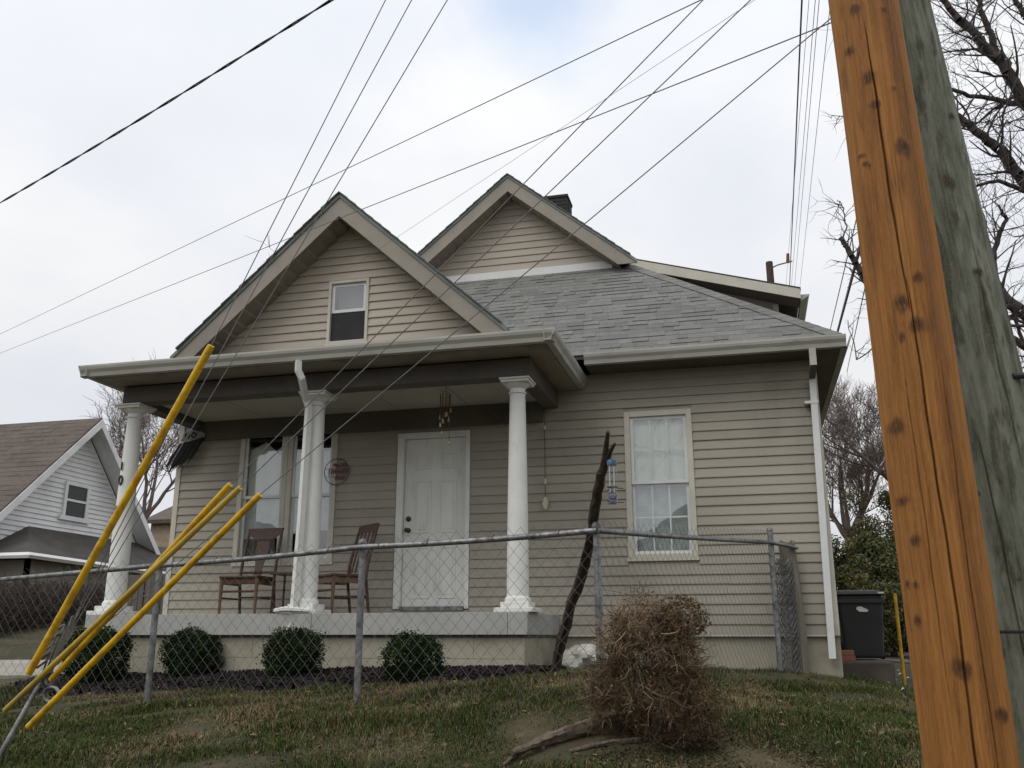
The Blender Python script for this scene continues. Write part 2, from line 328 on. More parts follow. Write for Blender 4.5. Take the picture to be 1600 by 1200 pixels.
# ------------------------------------------------------------------ the house
D = 10.58; YF = 9.0; ZS = .25; XL, XR = -7.22, .872
house = thing('house', 'beige vinyl sided one storey house with white columned front porch and grey shingle roof', 'house', (-3.2, D, -.35))
def part(mb, name, mat, parent=house, **k): return mb.build(name, mat, parent, **k)
part(MB().box(XL, XR, D+.02, D+.3, -.7, .035).box(XR-.3, XR-.002, D+.3, 20, -.7, .035), 'foundation', 'painted_block')
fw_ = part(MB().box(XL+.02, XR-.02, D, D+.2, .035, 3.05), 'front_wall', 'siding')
EXP = .1072
openings = [(-6.30, -4.94, .90, 2.66), (-4.14, -3.19, .33, 2.455), (-1.32, -.54, .865, 2.565)]
def lapboard(mb, x0b, x0t, x1b, x1t, z0, z1, y, lip=.019):
    pr = [(-.004, z0+.010), (-lip, z0), (-lip-.001, z0+.009), (-.004, z1)]
    L = [(x0b+(x0t-x0b)*min(1, (z-z0)/(z1-z0)), y+dy, z) for dy, z in pr]; R = [(x1b+(x1t-x1b)*min(1, (z-z0)/(z1-z0)), y+dy, z) for dy, z in pr]
    mb.poly(L+R, [(0, 1, 2, 3), (7, 6, 5, 4), (0, 4, 5, 1), (1, 5, 6, 2), (2, 6, 7, 3), (3, 7, 4, 0)])
z = .04
while z < 3.03:
    z1 = min(z+EXP, 3.045); spans = [(XL+.07, XR-.07)]
    for a, b, c, d in openings:
        if z1 > c+.005 and z < d-.005:
            ns = []
            for s0, s1 in spans:
                if b <= s0 or a >= s1: ns.append((s0, s1)); continue
                if a > s0: ns.append((s0, a))
                if b < s1: ns.append((b, s1))
            spans = ns
    cutp = []
    for s0, s1 in spans:
        while s1-s0 > 3.7:
            q_ = s0+random.uniform(1.4, 3.66); cutp.append((s0, q_)); s0 = q_-.0
        cutp.append((s0, s1))
    for s0, s1 in cutp:
        if s1-s0 > .03:
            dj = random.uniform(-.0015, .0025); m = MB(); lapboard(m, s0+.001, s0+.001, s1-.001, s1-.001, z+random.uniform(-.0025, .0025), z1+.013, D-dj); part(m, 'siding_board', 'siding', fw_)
    z = z1
for x in (XL, XR-.07): part(MB().box(x, x+.07, D-.028, D+.19, .03, 3.045), 'corner_trim', 'trim_cream', fw_)
part(MB().box(XL+.07, XR-.07, D-.03, D-.003, .022, .04), 'starter_strip', 'trim_cream', fw_)
sm = MB(); z = .04                                              # right-hand side wall, boards joined: it is seen edge on
sm.box(XR-.25, XR-.02, D+.195, 20, .035, 3.05)
while z < 3.03:
    sm.poly([(XR-.02, D+.19, z), (XR, D+.19, z), (XR-.016, D+.19, z+EXP), (XR-.02, 20, z), (XR, 20, z), (XR-.016, 20, z+EXP)], [(0, 1, 2), (3, 5, 4), (0, 3, 4, 1), (1, 4, 5, 2)]); z += EXP
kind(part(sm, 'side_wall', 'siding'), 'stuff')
part(MB().box(XL, XL+.2, D+.2, 20, -.6, 3.05).box(XL, XR, 19.8, 20.001, -.6, 3.05), 'rear_wall', 'siding')

# roof: hip with a gablet, ridge along Y
EY, EXR, EXL, EZ, MS, RX = 10.15, 1.14, -7.54, 3.18, .83, -3.2
HT = 2.55; GB = EY+HT; ZB = EZ+MS*HT
RZ = EZ+MS*(EXR-RX)
roof = part(MB().poly([(EXL, EY, EZ), (EXR, EY, EZ), (EXR-HT, GB, ZB), (EXL+HT, GB, ZB)], [(0, 1, 2, 3)]).poly([(EXR, EY, EZ), (EXR, 20.4, EZ), (RX, 20.4, RZ), (RX, GB-.33, RZ), (EXR-HT, GB-.33, ZB), (EXR-HT, GB, ZB)], [(0, 1, 2, 3, 4, 5)])
     .poly([(EXL, EY, EZ), (EXL+HT, GB, ZB), (EXL+HT, GB-.33, ZB), (RX, GB-.33, RZ), (RX, 20.4, RZ), (EXL, 20.4, EZ)], [(0, 1, 2, 3, 4, 5)])
     .poly([(EXL, 20.4, EZ), (RX, 20.4, RZ), (EXR, 20.4, EZ)], [(0, 1, 2)]), 'roof', 'shingle')
sol = roof.modifiers.new('thickness', 'SOLIDIFY'); sol.thickness = .03; sol.offset = -1
# shingles on the front slope: the largest 300 singly, the others joined
SLn = np.array([0, -MS, 1.])/math.hypot(MS, 1); SLu = np.array([0, 1., MS])/math.hypot(MS, 1)
SE = .138; shl = []
k = 0; s = -.02
while s*math.cos(math.atan(MS)) < HT-.02:
    yy = s*SLu[1]; x = EXL+max(yy, 0)-random.uniform(0, .2); xe = EXR-max(yy, 0)-.105
    while x < xe-.02:
        w = random.choice([.09, .12, .16, .2, .25, .33]); x1 = min(x+w, xe)
        if x+w > EXL+yy+.03: shl.append((max(x, EXL+max(yy, 0)), x1, s, random.random() < .36))
        x = x1
    s += SE; k += 1
def shingle_mesh(mb, x0, x1, s, thick, base=None):
    h = .0135 if thick else .006; g = .0015
    o = np.array([0, EY, EZ]) if base is None else np.zeros(3)
    def P(x, q, n): return o+np.array([x, 0, 0])+SLu*q+SLn*n
    a, b = x0+g, x1-g
    mb.poly([P(a, s, .001), P(b, s, .001), P(b, s, h), P(a, s, h), P(a, s+SE+.02, .001), P(b, s+SE+.02, .001), P(b, s+SE+.02, .003), P(a, s+SE+.02, .003)],
            [(0, 1, 2, 3), (3, 2, 6, 7), (0, 3, 7, 4), (1, 5, 6, 2), (4, 7, 6, 5)])
def vis_size(q):
    P = np.array([(q[0]+q[1])/2, EY+q[2]*SLu[1], EZ+q[2]*SLu[2]]); x, y = proj(P)
    gline = 515-(785-x)*(205/255) if x < 785 else 999
    return -1 if y > gline+6 else (q[1]-q[0])/np.linalg.norm(P)
shl.sort(key=vis_size, reverse=True)
cache = {}
for q in shl[:300]:
    key = (round(q[1]-q[0], 2), q[3])
    if key not in cache:
        m = MB(); shingle_mesh(m, 0, key[0], 0, q[3], True); me = bpy.data.meshes.new('shingle'); me.from_pydata(m.v, [], m.f); me.materials.append(MATS['shingle']); cache[key] = me
    o = link('shingle', cache[key], roof); P = np.array([q[0], EY+q[2]*SLu[1], EZ+q[2]*SLu[2]]); o.location = Vector(tuple(P))-root_loc(roof)
    o.scale.x = (q[1]-q[0])/key[0]
m = MB()
for q in shl[300:]: shingle_mesh(m, q[0], q[1], q[2], q[3])
kind(part(m, 'shingles', 'shingle', roof), 'stuff')
# hip cap pieces on the right hip
hv = np.array([-1, 1, MS]); hl = np.linalg.norm(hv); hv = hv/hl; L = HT*hl; n = int(L/.16)
for i in range(n):
    c = np.array([EXR, EY, EZ])+hv*(i*.16)+np.array([0, 0, .018]); d = c+hv*.2+np.array([0, 0, -.006])
    sl_ = np.array([-.16, 0, .004]); sr_ = np.array([0, .16, .004]); t = np.array([0, 0, .008])
    m = MB().poly([c+sl_, c+np.array([0, 0, .012]), c+sr_, d+sl_, d+np.array([0, 0, .012]), d+sr_, c+sl_-t, c-t, c+sr_-t], [(0, 1, 4, 3), (1, 2, 5, 4), (0, 6, 7, 1), (1, 7, 8, 2)])
    part(m, 'hip_cap', 'shingle', roof)
# small front plumb trim under the shingles
part(MB().box(EXL, EXR, EY-.005, EY+.02, EZ-.06, EZ-.008), 'drip_edge', 'shingle_edge')
# gutters (K profile, closed channel)
def gutter(a, b, outv, z0, z1, w=.11, name='gutter', mat='gutter_grey'):
    a = np.array(a, float); b = np.array(b, float); o = np.array(outv, float)
    pr = [(0, z0), (w*.62, z0), (w*.72, z0+(z1-z0)*.35), (w*.93, z0+(z1-z0)*.62), (w, z1-.02), (w, z1), (w-.012, z1), (w-.014, z1-.025), (w*.6, z0+.012), (.006, z0+.012), (.006, z1-.004), (0, z1-.004)]
    pts = [np.array([a[0], a[1], 0])+o*q+np.array([0, 0, zz]) for q, zz in pr]
    return MB().prism(pts, np.array([b[0]-a[0], b[1]-a[1], 0])).build(name, mat, house)
gutter((-1.70, EY+.035), (EXR+.03, EY+.035), (0, -1, 0), 3.05, 3.178, name='gutter')
gutter((EXR-.02, EY+.0), (EXR-.02, 20.3), (1, 0, 0), 3.05, 3.178, w=.11)
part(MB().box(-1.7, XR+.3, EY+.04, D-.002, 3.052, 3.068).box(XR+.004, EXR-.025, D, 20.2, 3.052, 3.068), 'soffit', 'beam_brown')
part(MB().box(-1.7, EXR-.03, EY+.04, EY+.055, 3.07, 3.17).box(EXR-.045, EXR-.03, EY+.06, 20.2, 3.07, 3.17), 'fascia', 'soffit_tan')

# upper gable (gablet)
def gable(wallY, frontY, ax, az_roof, slope, xl, xr, zbase, boards_top, expo, rake_h, mat):
    """gable triangle with lap boards, rake boards, sloped soffits; az_roof = ridge height"""
    under = az_roof-rake_h*1.0
    xb = lambda z: (under-z)/slope
    gw = part(MB().poly([(ax-xb(zbase), wallY, zbase), (ax+xb(zbase), wallY, zbase), (ax, wallY, under), (ax-xb(zbase), wallY+.1, zbase), (ax+xb(zbase), wallY+.1, zbase), (ax, wallY+.1, under)], [(0, 1, 2), (5, 4, 3), (0, 3, 4, 1)]), 'gable_wall', mat)
    return gw, xb, under
gw2, xb2, un2 = gable(GB, GB-.32, RX, RZ, MS, 0, 0, ZB-.1, 0, .1, .2, 'gable_siding')
z = ZB+.1
while z < un2-.05:
    z1 = min(z+.113, un2-.02); m = MB(); lapboard(m, RX-xb2(z)+.0, RX-xb2(z1), RX+xb2(z), RX+xb2(z1), z, z1+.012, GB); part(m, 'siding_board', 'gable_siding', gw2); z = z1
part(MB().box(RX-xb2(ZB-.02)+.05, RX+xb2(ZB-.02)-.05, GB-.03, GB-.002, ZB-.06, ZB+.097), 'base_trim', 'vinyl_white', gw2)
def rakes(ax, az, slope, half, fy, wy, hgt, pw, zc):
    for sgn in (-1, 1):
        e = np.array([sgn*1.0, 0, -slope]); ln = half
        a = np.array([ax, fy, az]); b = a+e*ln; dz = np.array([0, 0, hgt])
        c1 = a+e*((az-zc)/slope); c2 = a-dz+e*((az-hgt-zc)/slope)
        part(MB().prism([a, c1, c2, a-dz], (0, .025, 0)), 'rake_board', 'rake_taupe'); b = c1; ln = (az-hgt*.93-zc)/slope-.01
        t = np.array([0, 0, .03]); u = np.array([0, -.015, 0])
        part(MB().prism([a+u+t*1.6, b+u+t*1.6, b+u, a+u], (0, .0135, 0)), 'rake_trim', 'drip_edge')
        # soffit panels across the overhang
        k = int(ln/pw)
        so_ = part(MB().prism([a+np.array([0, .03, -hgt*.93]), a+e*ln+np.array([0, .03, -hgt*.93]), a+e*ln+np.array([0, .03, -hgt*.93+.012]), a+np.array([0, .03, -hgt*.93+.012])], (0, wy-fy-.032, 0)), 'gable_soffit', 'soffit_tan')
        for i in range(k):
            p = a+e*(i*pw+.02); q = a+e*((i+1)*pw-.004); o1 = np.array([0, .03, -hgt*.93-.004]); o2 = np.array([0, .03, -hgt*.93-.026])
            part(MB().prism([p+o1, q+o1, q+o1*np.array([1, 1, 1]), p+o2], (0, wy-fy-.034, 0)), 'soffit_panel', 'soffit_tan', so_)
rakes(RX, RZ+.01, MS, 1.80, GB-.335, GB, .23, .125, ZB-.1)

# chimney
cpos = onY(871, 330, 15.2); cx_, cz_ = cpos[0], cpos[2]
ch = part(MB().box(cx_-.2, cx_+.2, 15.0, 15.4, cz_-1.2, onY(871, 322, 15.2)[2]-.05), 'chimney', 'chimney_brick')
ctop = onY(871, 318, 15.2)[2]
for r_ in range(7):
    zz = ctop-.075*(r_+1)
    for i in range(2):
        sh = .1*(r_ % 2)
        part(MB().box(cx_-.225+i*.225+.004, cx_-.225+(i+1)*.225-.004, 14.97, 15.08, zz+.005, zz+.07), 'brick', 'chimney_brick', ch)
    part(MB().box(cx_+.12, cx_+.228, 15.085, 15.42, zz+.005, zz+.07), 'brick', 'chimney_brick', ch)
part(MB().box(cx_-.24, cx_+.24, 14.955, 15.435, ctop, ctop+.05), 'chimney_cap', 'chimney_brick', ch)

# side shed dormer on the right slope
YD = 13.6
t0 = onY(980, 402, YD); t1 = onY(1251, 449, YD); b1 = onY(1250, 467, YD)
dm = part(MB().prism([(t0[0]-.6, YD, t0[2]+.18), (t1[0], YD, t1[2]+.005), (t1[0], YD, t1[2]-.04), (t0[0]-.6, YD, t0[2]+.13)], (0, 4, 0)), 'dormer', 'shingle_edge')
part(MB().prism([(t0[0]-.4, YD-.02, t0[2]+.09), (t1[0]-.01, YD-.02, t1[2]-.03), (t1[0]-.01, YD-.02, b1[2]), (t0[0]-.4, YD-.02, t0[2]-.06)], (0, .019, 0)), 'fascia', 'trim_cream', dm)
wx = onY(1216, 490, YD+.45)[0]
part(MB().prism([(t0[0]-.2, YD+.45, 4.6), (wx, YD+.45, 3.9), (wx, YD+.45, t1[2]-.06), (t0[0]-.2, YD+.45, t0[2])], (0, 3, 0)), 'wall', 'siding', dm)
part(MB().box(wx-.07, wx+.012, YD+.43, YD+.448, 3.9, t1[2]-.08), 'corner_trim', 'trim_cream', dm)
part(MB().prism([(t0[0]-.2, YD, t0[2]-.02), (t1[0]-.02, YD, b1[2]+.03), (t1[0]-.02, YD, b1[2]+.012), (t0[0]-.2, YD, t0[2]-.05)], (0, .44, 0)), 'soffit', 'beam_brown', dm)
part(MB().prism([(t1[0]-.01, YD+.04, b1[2]-.02), (t1[0]+.1, YD+.04, b1[2]+.05), (t1[0]+.12, YD+.04, t1[2]-.1), (t1[0]-.01, YD+.04, t1[2]-.1)], (0, 4, 0)), 'gutter', 'gutter_grey', dm)

# right downspout
gx0 = .812
dsp = part(MB().prism([(gx0-.03, D-.115, 2.80), (gx0+.04, D-.115, 2.80), (gx0-.008, D-.115, -.2), (gx0-.078, D-.115, -.2)], (0, .075, 0)), 'downspout', 'vinyl_white')
part(MB().box(gx0-.033, gx0+.037, EY-.045, EY+.03, 2.86, 3.05), 'outlet_pipe', 'gutter_grey', dsp)
part(MB().prism([(gx0-.031, EY-.04, 2.86), (gx0-.031, EY+.03, 2.86), (gx0-.031, D-.045, 2.80), (gx0-.031, D-.115, 2.80)], (.067, 0, 0)), 'elbow', 'beam_brown', dsp)
part(MB().box(gx0-.10, gx0+.045, D-.12, D-.036, 2.52, 2.55), 'strap', 'vinyl_white', dsp)

# ------------------------------------------------------------------ porch
SX0, SX1 = -7.1, -2.12
slab = part(MB().box(SX0, SX1, YF, D-.035, .035, ZS), 'porch_floor', 'slab_grey', bevel=.006)
part(MB().box(SX0+.02, SX1-.04, YF+.05, D+.01, -.7, .012), 'porch_foundation', 'painted_block')
pf_ = [o for o in house.children if o.name.startswith('porch_foundation')][0]
for row in range(3):
    z1 = .008-row*.2; x = SX0+.022-(.2 if row % 2 else 0)
    while x < SX1-.05:
        a_, b_ = max(x, SX0+.022), min(x+.4, SX1-.042)
        if b_-a_ > .03: part(MB().box(a_+.002, b_-.002, YF+.05-random.uniform(.003, .008), YF+.06, z1-.197, z1-.001), 'block', 'painted_block', pf_)
        x += .4
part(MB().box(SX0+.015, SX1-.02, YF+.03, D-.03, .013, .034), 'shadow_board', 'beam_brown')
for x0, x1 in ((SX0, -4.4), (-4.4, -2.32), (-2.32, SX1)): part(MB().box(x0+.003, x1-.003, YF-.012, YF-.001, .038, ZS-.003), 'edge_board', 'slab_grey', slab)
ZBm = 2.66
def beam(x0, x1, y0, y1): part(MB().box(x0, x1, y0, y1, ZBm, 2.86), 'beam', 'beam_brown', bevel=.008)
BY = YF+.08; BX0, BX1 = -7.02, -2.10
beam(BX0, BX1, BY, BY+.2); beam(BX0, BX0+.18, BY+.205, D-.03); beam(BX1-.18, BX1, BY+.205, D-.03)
part(MB().box(BX0+.185, BX1-.185, D-.10, D-.035, 2.50, 2.74), 'ledger_shade_board', 'beam_brown')  # ledger made tall and dark to stand in for shade under the ceiling
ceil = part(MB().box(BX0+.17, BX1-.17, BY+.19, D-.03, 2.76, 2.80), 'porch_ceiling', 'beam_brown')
xx = np.linspace(BX0+.185, BX1-.185, 6)
for i in range(5): part(MB().box(xx[i]+.004, xx[i+1]-.004, BY+.208, D-.105, 2.742, 2.757), 'ceiling_panel', 'ceiling_paint', ceil)
PGY, PXL, PXR = 8.72, -7.24, -1.84      # porch eave line behind the gutter
PGL, PGR = onY(119, 583, 8.6), onY(865, 510, 8.6)
gutter((-7.28, PGY), (-1.75, PGY), (0, -1, 0), 2.88, 3.005, w=.12)
gutter((-1.85, PGY-.12), (-1.85, D-.02), (1, 0, 0), 2.8805, 3.0045, w=.115)
gutter((-7.17, PGY-.12), (-7.17, D+.4), (-1, 0, 0), 2.8805, 3.0045, w=.115)
part(MB().box(-7.165, -1.855, PGY+.002, BY+.01, 2.872, 2.884).box(BX1-.01, -1.855, BY+.012, D-.02, 2.872, 2.884).box(-7.165, BX0+.01, BY+.012, D-.02, 2.872, 2.884), 'porch_soffit', 'soffit_tan')
part(MB().poly([(-7.17, PGY, 3.0), (-1.85, PGY, 3.0), (-1.85, EY+.1, 3.14), (-7.17, EY+.1, 3.14), (-7.17, PGY, 2.9), (-1.85, PGY, 2.9), (-1.85, EY+.1, 2.9), (-7.17, EY+.1, 2.9)], [(0, 1, 2, 3), (4, 7, 6, 5), (0, 4, 5, 1), (1, 5, 6, 2), (3, 0, 4, 7)]), 'porch_roof', 'shingle')
# porch gable
GX_, GAZ, GS = -4.16, 4.74, .905; GWY, GFY = 8.95, 8.62
gw1, xb1, un1 = gable(GWY, GFY, GX_, GAZ, GS, 0, 0, 3.0, 0, .1, .2, 'gable_siding')
gop = (-4.38, -3.895, 3.135, 3.875)
z = 3.02
while z < un1-.05:
    z1 = min(z+.0956, un1-.02); a0, a1, c0, c1 = GX_-xb1(z), GX_-xb1(z1), GX_+xb1(z), GX_+xb1(z1)
    if z1 > gop[2] and z < gop[3]:
        m = MB(); lapboard(m, a0, a1, gop[0], gop[0], z, z1+.012, GWY); part(m, 'siding_board', 'gable_siding', gw1)
        m = MB(); lapboard(m, gop[1], gop[1], c0, c1, z, z1+.012, GWY); part(m, 'siding_board', 'gable_siding', gw1)
    else:
        m = MB(); lapboard(m, a0, a1, c0, c1, z, z1+.012, GWY); part(m, 'siding_board', 'gable_siding', gw1)
    z = z1
rakes(GX_, GAZ, GS, 1.93, GFY, GWY, .225, .12, 2.99)
pr = part(MB().prism([(GX_, GFY-.01, GAZ+.055), (GX_+1.95, GFY-.01, GAZ+.055-GS*1.95), (GX_+1.95, GFY-.01, GAZ+.02-GS*1.95), (GX_, GFY-.01, GAZ+.02)], (0, 3.4, 0))
     .prism([(GX_, GFY-.01, GAZ+.055), (GX_-1.95, GFY-.01, GAZ+.055-GS*1.95), (GX_-1.95, GFY-.01, GAZ+.02-GS*1.95), (GX_, GFY-.01, GAZ+.02)], (0, 3.4, 0)), 'gable_roof', 'shingle')
rr = random.Random(3)          # uneven shingle butts along the rakes
for sgn in (-1, 1):
    for ax, az, sl2, half, fy in ((GX_, GAZ+.056, GS, 1.93, GFY-.035), (RX, RZ+.012+.05, MS, 1.85, GB-.365)):
        k = 0
        while k*.14 < half*math.hypot(1, sl2)-.1:
            q = k*.14/math.hypot(1, sl2); q2 = (k+1)*.14/math.hypot(1, sl2); o_ = rr.uniform(0, .012)
            part(MB().prism([(ax+sgn*q2, fy-o_, az-sl2*q2-.004), (ax+sgn*q, fy-o_, az-sl2*q-.006), (ax+sgn*q, fy-o_, az-sl2*q+.003), (ax+sgn*q2, fy-o_, az-sl2*q2+.014)], (0, .25, 0)), 'shingle', 'shingle', pr if ax == GX_ else roof); k += 1

# columns
CY = YF+.235
def column(x, number=False):
    c = part(MB().box(x-.2, x+.2, CY-.2, CY+.2, ZS+.001, ZS+.045), 'column', 'white_paint', bevel=.006)
    part(MB().box(x-.145, x+.145, CY-.145, CY+.145, ZS+.046, ZS+.10), 'base', 'white_paint', c, bevel=.006)
    n = 20; H0, H1 = ZS+.10, ZBm-.10
    prof = [(.130, H0), (.133, H0+.03), (.118, H0+.055)]+[(.112-.03*(t**1.6), H0+.06+(H1-H0-.12)*t) for t in np.linspace(0, 1, 12)]+[(.094, H1-.055), (.095, H1-.04), (.083, H1-.036), (.083, H1)]
    part(MB().lathe(prof, (x, CY, 0), 32), 'shaft', 'white_paint', c, smooth=True)
    part(MB().lathe([(.083, H1), (.10, H1+.012), (.125, H1+.04), (.135, H1+.05)], (x, CY, 0), 32), 'echinus', 'white_paint', c, smooth=True)
    part(MB().box(x-.15, x+.15, CY-.15, CY+.15, H1+.051, ZBm-.022), 'abacus', 'white_paint', c, bevel=.004)
    part(MB().box(x-.165, x+.165, CY-.165, CY+.165, ZBm-.0215, ZBm-.001), 'abacus', 'white_paint', c, bevel=.004)
    return c
cxr = onY(809, 800, CY)[0]; cxm = onY(488, 780, CY)[0]; cxl = onY(196, 790, CY)[0]
col_l = column(cxl); column(cxm); column(cxr)
# dark numerals down the left column
ca = math.radians(-105); cd = np.array([math.cos(ca), math.sin(ca), 0]); ct = np.array([-cd[1], cd[0], 0]); 
def colpt(z, s, r=.104): return np.array([cxl, CY, z])+cd*r+ct*s
zn1 = onY(194, 728, CY-.1)[2]; zn0 = onY(191, 750, CY-.1)[2]; zn2 = onY(188, 797, CY-.1)[2]
part(MB().prism([colpt(zn1-.05, -.008), colpt(zn1-.05, .008), colpt(zn1+.05, .008), colpt(zn1+.04, -.012)], cd*.012), 'house_number', 'black_metal', col_l)
part(MB().tube([colpt(zn0+.05*math.sin(t), .026*math.cos(t), .104) for t in np.linspace(0, 2*math.pi, 24)], .010, 6, False), 'house_number', 'black_metal', col_l)
part(MB().tube([colpt(zn2+.045*math.sin(t), .02*math.cos(t), .106) for t in np.linspace(0, 2*math.pi, 24)], .010, 6, False), 'house_number', 'black_metal', col_l)
# downspout on the middle column
e0 = onY(466, 572, PGY-.06)
cc = (cxm-.03, CY-.135)
pts = [(e0[0], PGY-.06, 2.88), (e0[0], PGY-.055, 2.77), (e0[0]+.03, PGY-.03, 2.70), (cc[0]-.03, cc[1]-.04, 2.56), (cc[0], cc[1]-.02, 2.47), (cc[0]-.005, cc[1]-.035, 1.2), (cc[0]-.02, cc[1]-.05, ZS-.02), (cc[0]-.03, cc[1]-.10, ZS-.17)]
ds2 = part(MB().tube(pts, [.042]*len(pts), 4), 'downspout', 'white_paint')
part(MB().tube([(cxm-.24, CY-.235, ZS+.03), (cxm-.1, CY-.262, ZS+.045), (cxm+.15, CY-.225, ZS+.03)], [.022, .03, .02], 6), 'strap', 'white_paint', ds2)

# ------------------------------------------------------------------ windows and door
def window(x0, x1, z0, z1, zm, y, grid=(0, 0, 0, 0), trim=.065, frame_mat='trim_cream', sash='vinyl_white', back=None, blind_lo=True):
    w = part(MB().box(x0-.01, x1+.01, y-.032, y-.002, z0-.03, z0).box(x0, x0+trim, y-.03, y+.03, z0, z1).box(x1-trim, x1, y-.03, y+.03, z0, z1).box(x0+trim, x1-trim, y-.0295, y+.03, z1-trim, z1).box(x0+trim, x1-trim, y-.0295, y+.03, z0, z0+trim*.8), 'window', frame_mat, bevel=.004)
    a, b = x0+trim, x1-trim; s = .035
    for q0, q1, yy, g in ((zm, z1-trim, y+.0, grid[:2]), (z0+trim*.8, zm+.03, y+.028, grid[2:])):
        yy2 = yy+.026
        part(MB().box(a+.001, a+s, yy, yy2, q0, q1-.001).box(b-s, b-.001, yy, yy2, q0, q1-.001).box(a+s, b-s, yy+.001, yy2-.001, q1-s, q1-.001).box(a+s, b-s, yy+.001, yy2-.001, q0, q0+s), 'sash', sash, w)
        part(MB().box(a+s-.002, b-s+.002, yy+.008, yy+.013, q0+s-.002, q1-s+.002), 'pane', 'window_glass', w)
        for i in range(g[0]):
            xm = a+s+(b-a-2*s)*(i+1)/(g[0]+1); part(MB().box(xm-.008, xm+.008, yy+(.0135 if q1 > zm+.1 else .001), yy+(.020 if q1 > zm+.1 else .0075), q0+s, q1-s), 'muntin', sash, w)
        for i in range(g[1]):
            zz = q0+s+(q1-q0-2*s)*(i+1)/(g[1]+1); part(MB().box(a+s, b-s, yy+(.0138 if q1 > zm+.1 else .0013), yy+(.0197 if q1 > zm+.1 else .0073), zz-.008, zz+.008), 'muntin', sash, w)
    return w
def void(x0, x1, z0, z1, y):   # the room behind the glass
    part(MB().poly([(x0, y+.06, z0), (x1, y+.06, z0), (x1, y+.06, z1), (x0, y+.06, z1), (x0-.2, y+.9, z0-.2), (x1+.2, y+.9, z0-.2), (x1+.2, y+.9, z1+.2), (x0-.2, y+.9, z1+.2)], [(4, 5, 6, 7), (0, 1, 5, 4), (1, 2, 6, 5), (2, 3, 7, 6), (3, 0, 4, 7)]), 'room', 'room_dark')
def cut(obj, boxes):
    for b in boxes:
        m = MB().box(*b); me = bpy.data.meshes.new('cutter'); me.from_pydata(m.v, [], m.f); co = bpy.data.objects.new('cutter', me); COL.objects.link(co)
        md = obj.modifiers.new('opening', 'BOOLEAN'); md.object = co; md.solver = 'EXACT'
        bpy.context.view_layer.update(); dg = bpy.context.evaluated_depsgraph_get(); nm = bpy.data.meshes.new_from_object(obj.evaluated_get(dg)); obj.modifiers.remove(md); obj.data = nm
        bpy.data.objects.remove(co)
off = house.location
def bx_rel(a, b, c, d, y0, y1): return (a, b, y0, y1, c, d)
cut(fw_, [bx_rel(a+.03, b-.03, c+.03, d-.03, D-.2, D+.5) for a, b, c, d in openings])
cut(gw1, [bx_rel(gop[0]+.03, gop[1]-.03, gop[2]+.03, gop[3]-.03, GWY-.2, GWY+.5)])
w1 = window(-1.32, -.54, .865, 2.565, 1.71, D, (2, 1, 2, 1))
part(MB().box(-1.25, -.61, D+.062, D+.066, 1.74, 2.5), 'curtain_and_reflection', 'curtain_and_reflection', w1)
def slats(w, x0, x1, z0, z1, y, p=.024):
    m = MB(); z = z0
    while z < z1: m.poly([(x0, y, z), (x1, y, z), (x1, y+.006, z+p*.98), (x0, y+.006, z+p*.98)], [(0, 1, 2, 3)]); z += p
    kind(part(m, 'blind', 'blind', w), 'stuff')
slats(w1, -1.24, -.62, .93, 1.72, D+.10)
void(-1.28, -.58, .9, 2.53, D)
xm = -5.62
w2 = window(-6.30, xm-.002, .90, 2.66, 1.72, D); w3 = window(xm+.002, -4.94, .90, 2.66, 1.72, D)
slats(w2, -6.22, xm-.08, 1.22, 1.74, D+.075); slats(w3, xm+.08, -5.0, 1.30, 1.7, D+.075); 
part(MB().prism([(-6.2, D+.062, 1.76), (-5.71, D+.062, 1.76), (-5.71, D+.062, 2.22), (-5.98, D+.062, 2.46), (-6.2, D+.062, 2.36)], (0, .004, 0)), 'curtain_and_reflection', 'curtain_and_reflection', w2)  # white gable-shaped sheet standing in for a gable reflected in the pane
part(MB().box(xm+.08, -5.02, D+.062, D+.066, 1.76, 2.3), 'curtain_and_reflection', 'curtain_and_reflection', w3)  # white sheet added to make this pane as pale as a reflection
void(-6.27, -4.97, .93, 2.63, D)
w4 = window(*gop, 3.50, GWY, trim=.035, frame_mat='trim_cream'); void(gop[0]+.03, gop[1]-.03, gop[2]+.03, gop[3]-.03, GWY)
part(MB().box(gop[0]+.037, gop[1]-.037, GWY+.008, GWY+.012, gop[2]+.03, 3.498), 'insect_screen', 'screen_grey', w4)
part(MB().box(gop[0]+.06, gop[1]-.06, GWY+.12, GWY+.125, 3.5, 3.83), 'blind', 'neighbor_wall_tan', w4)

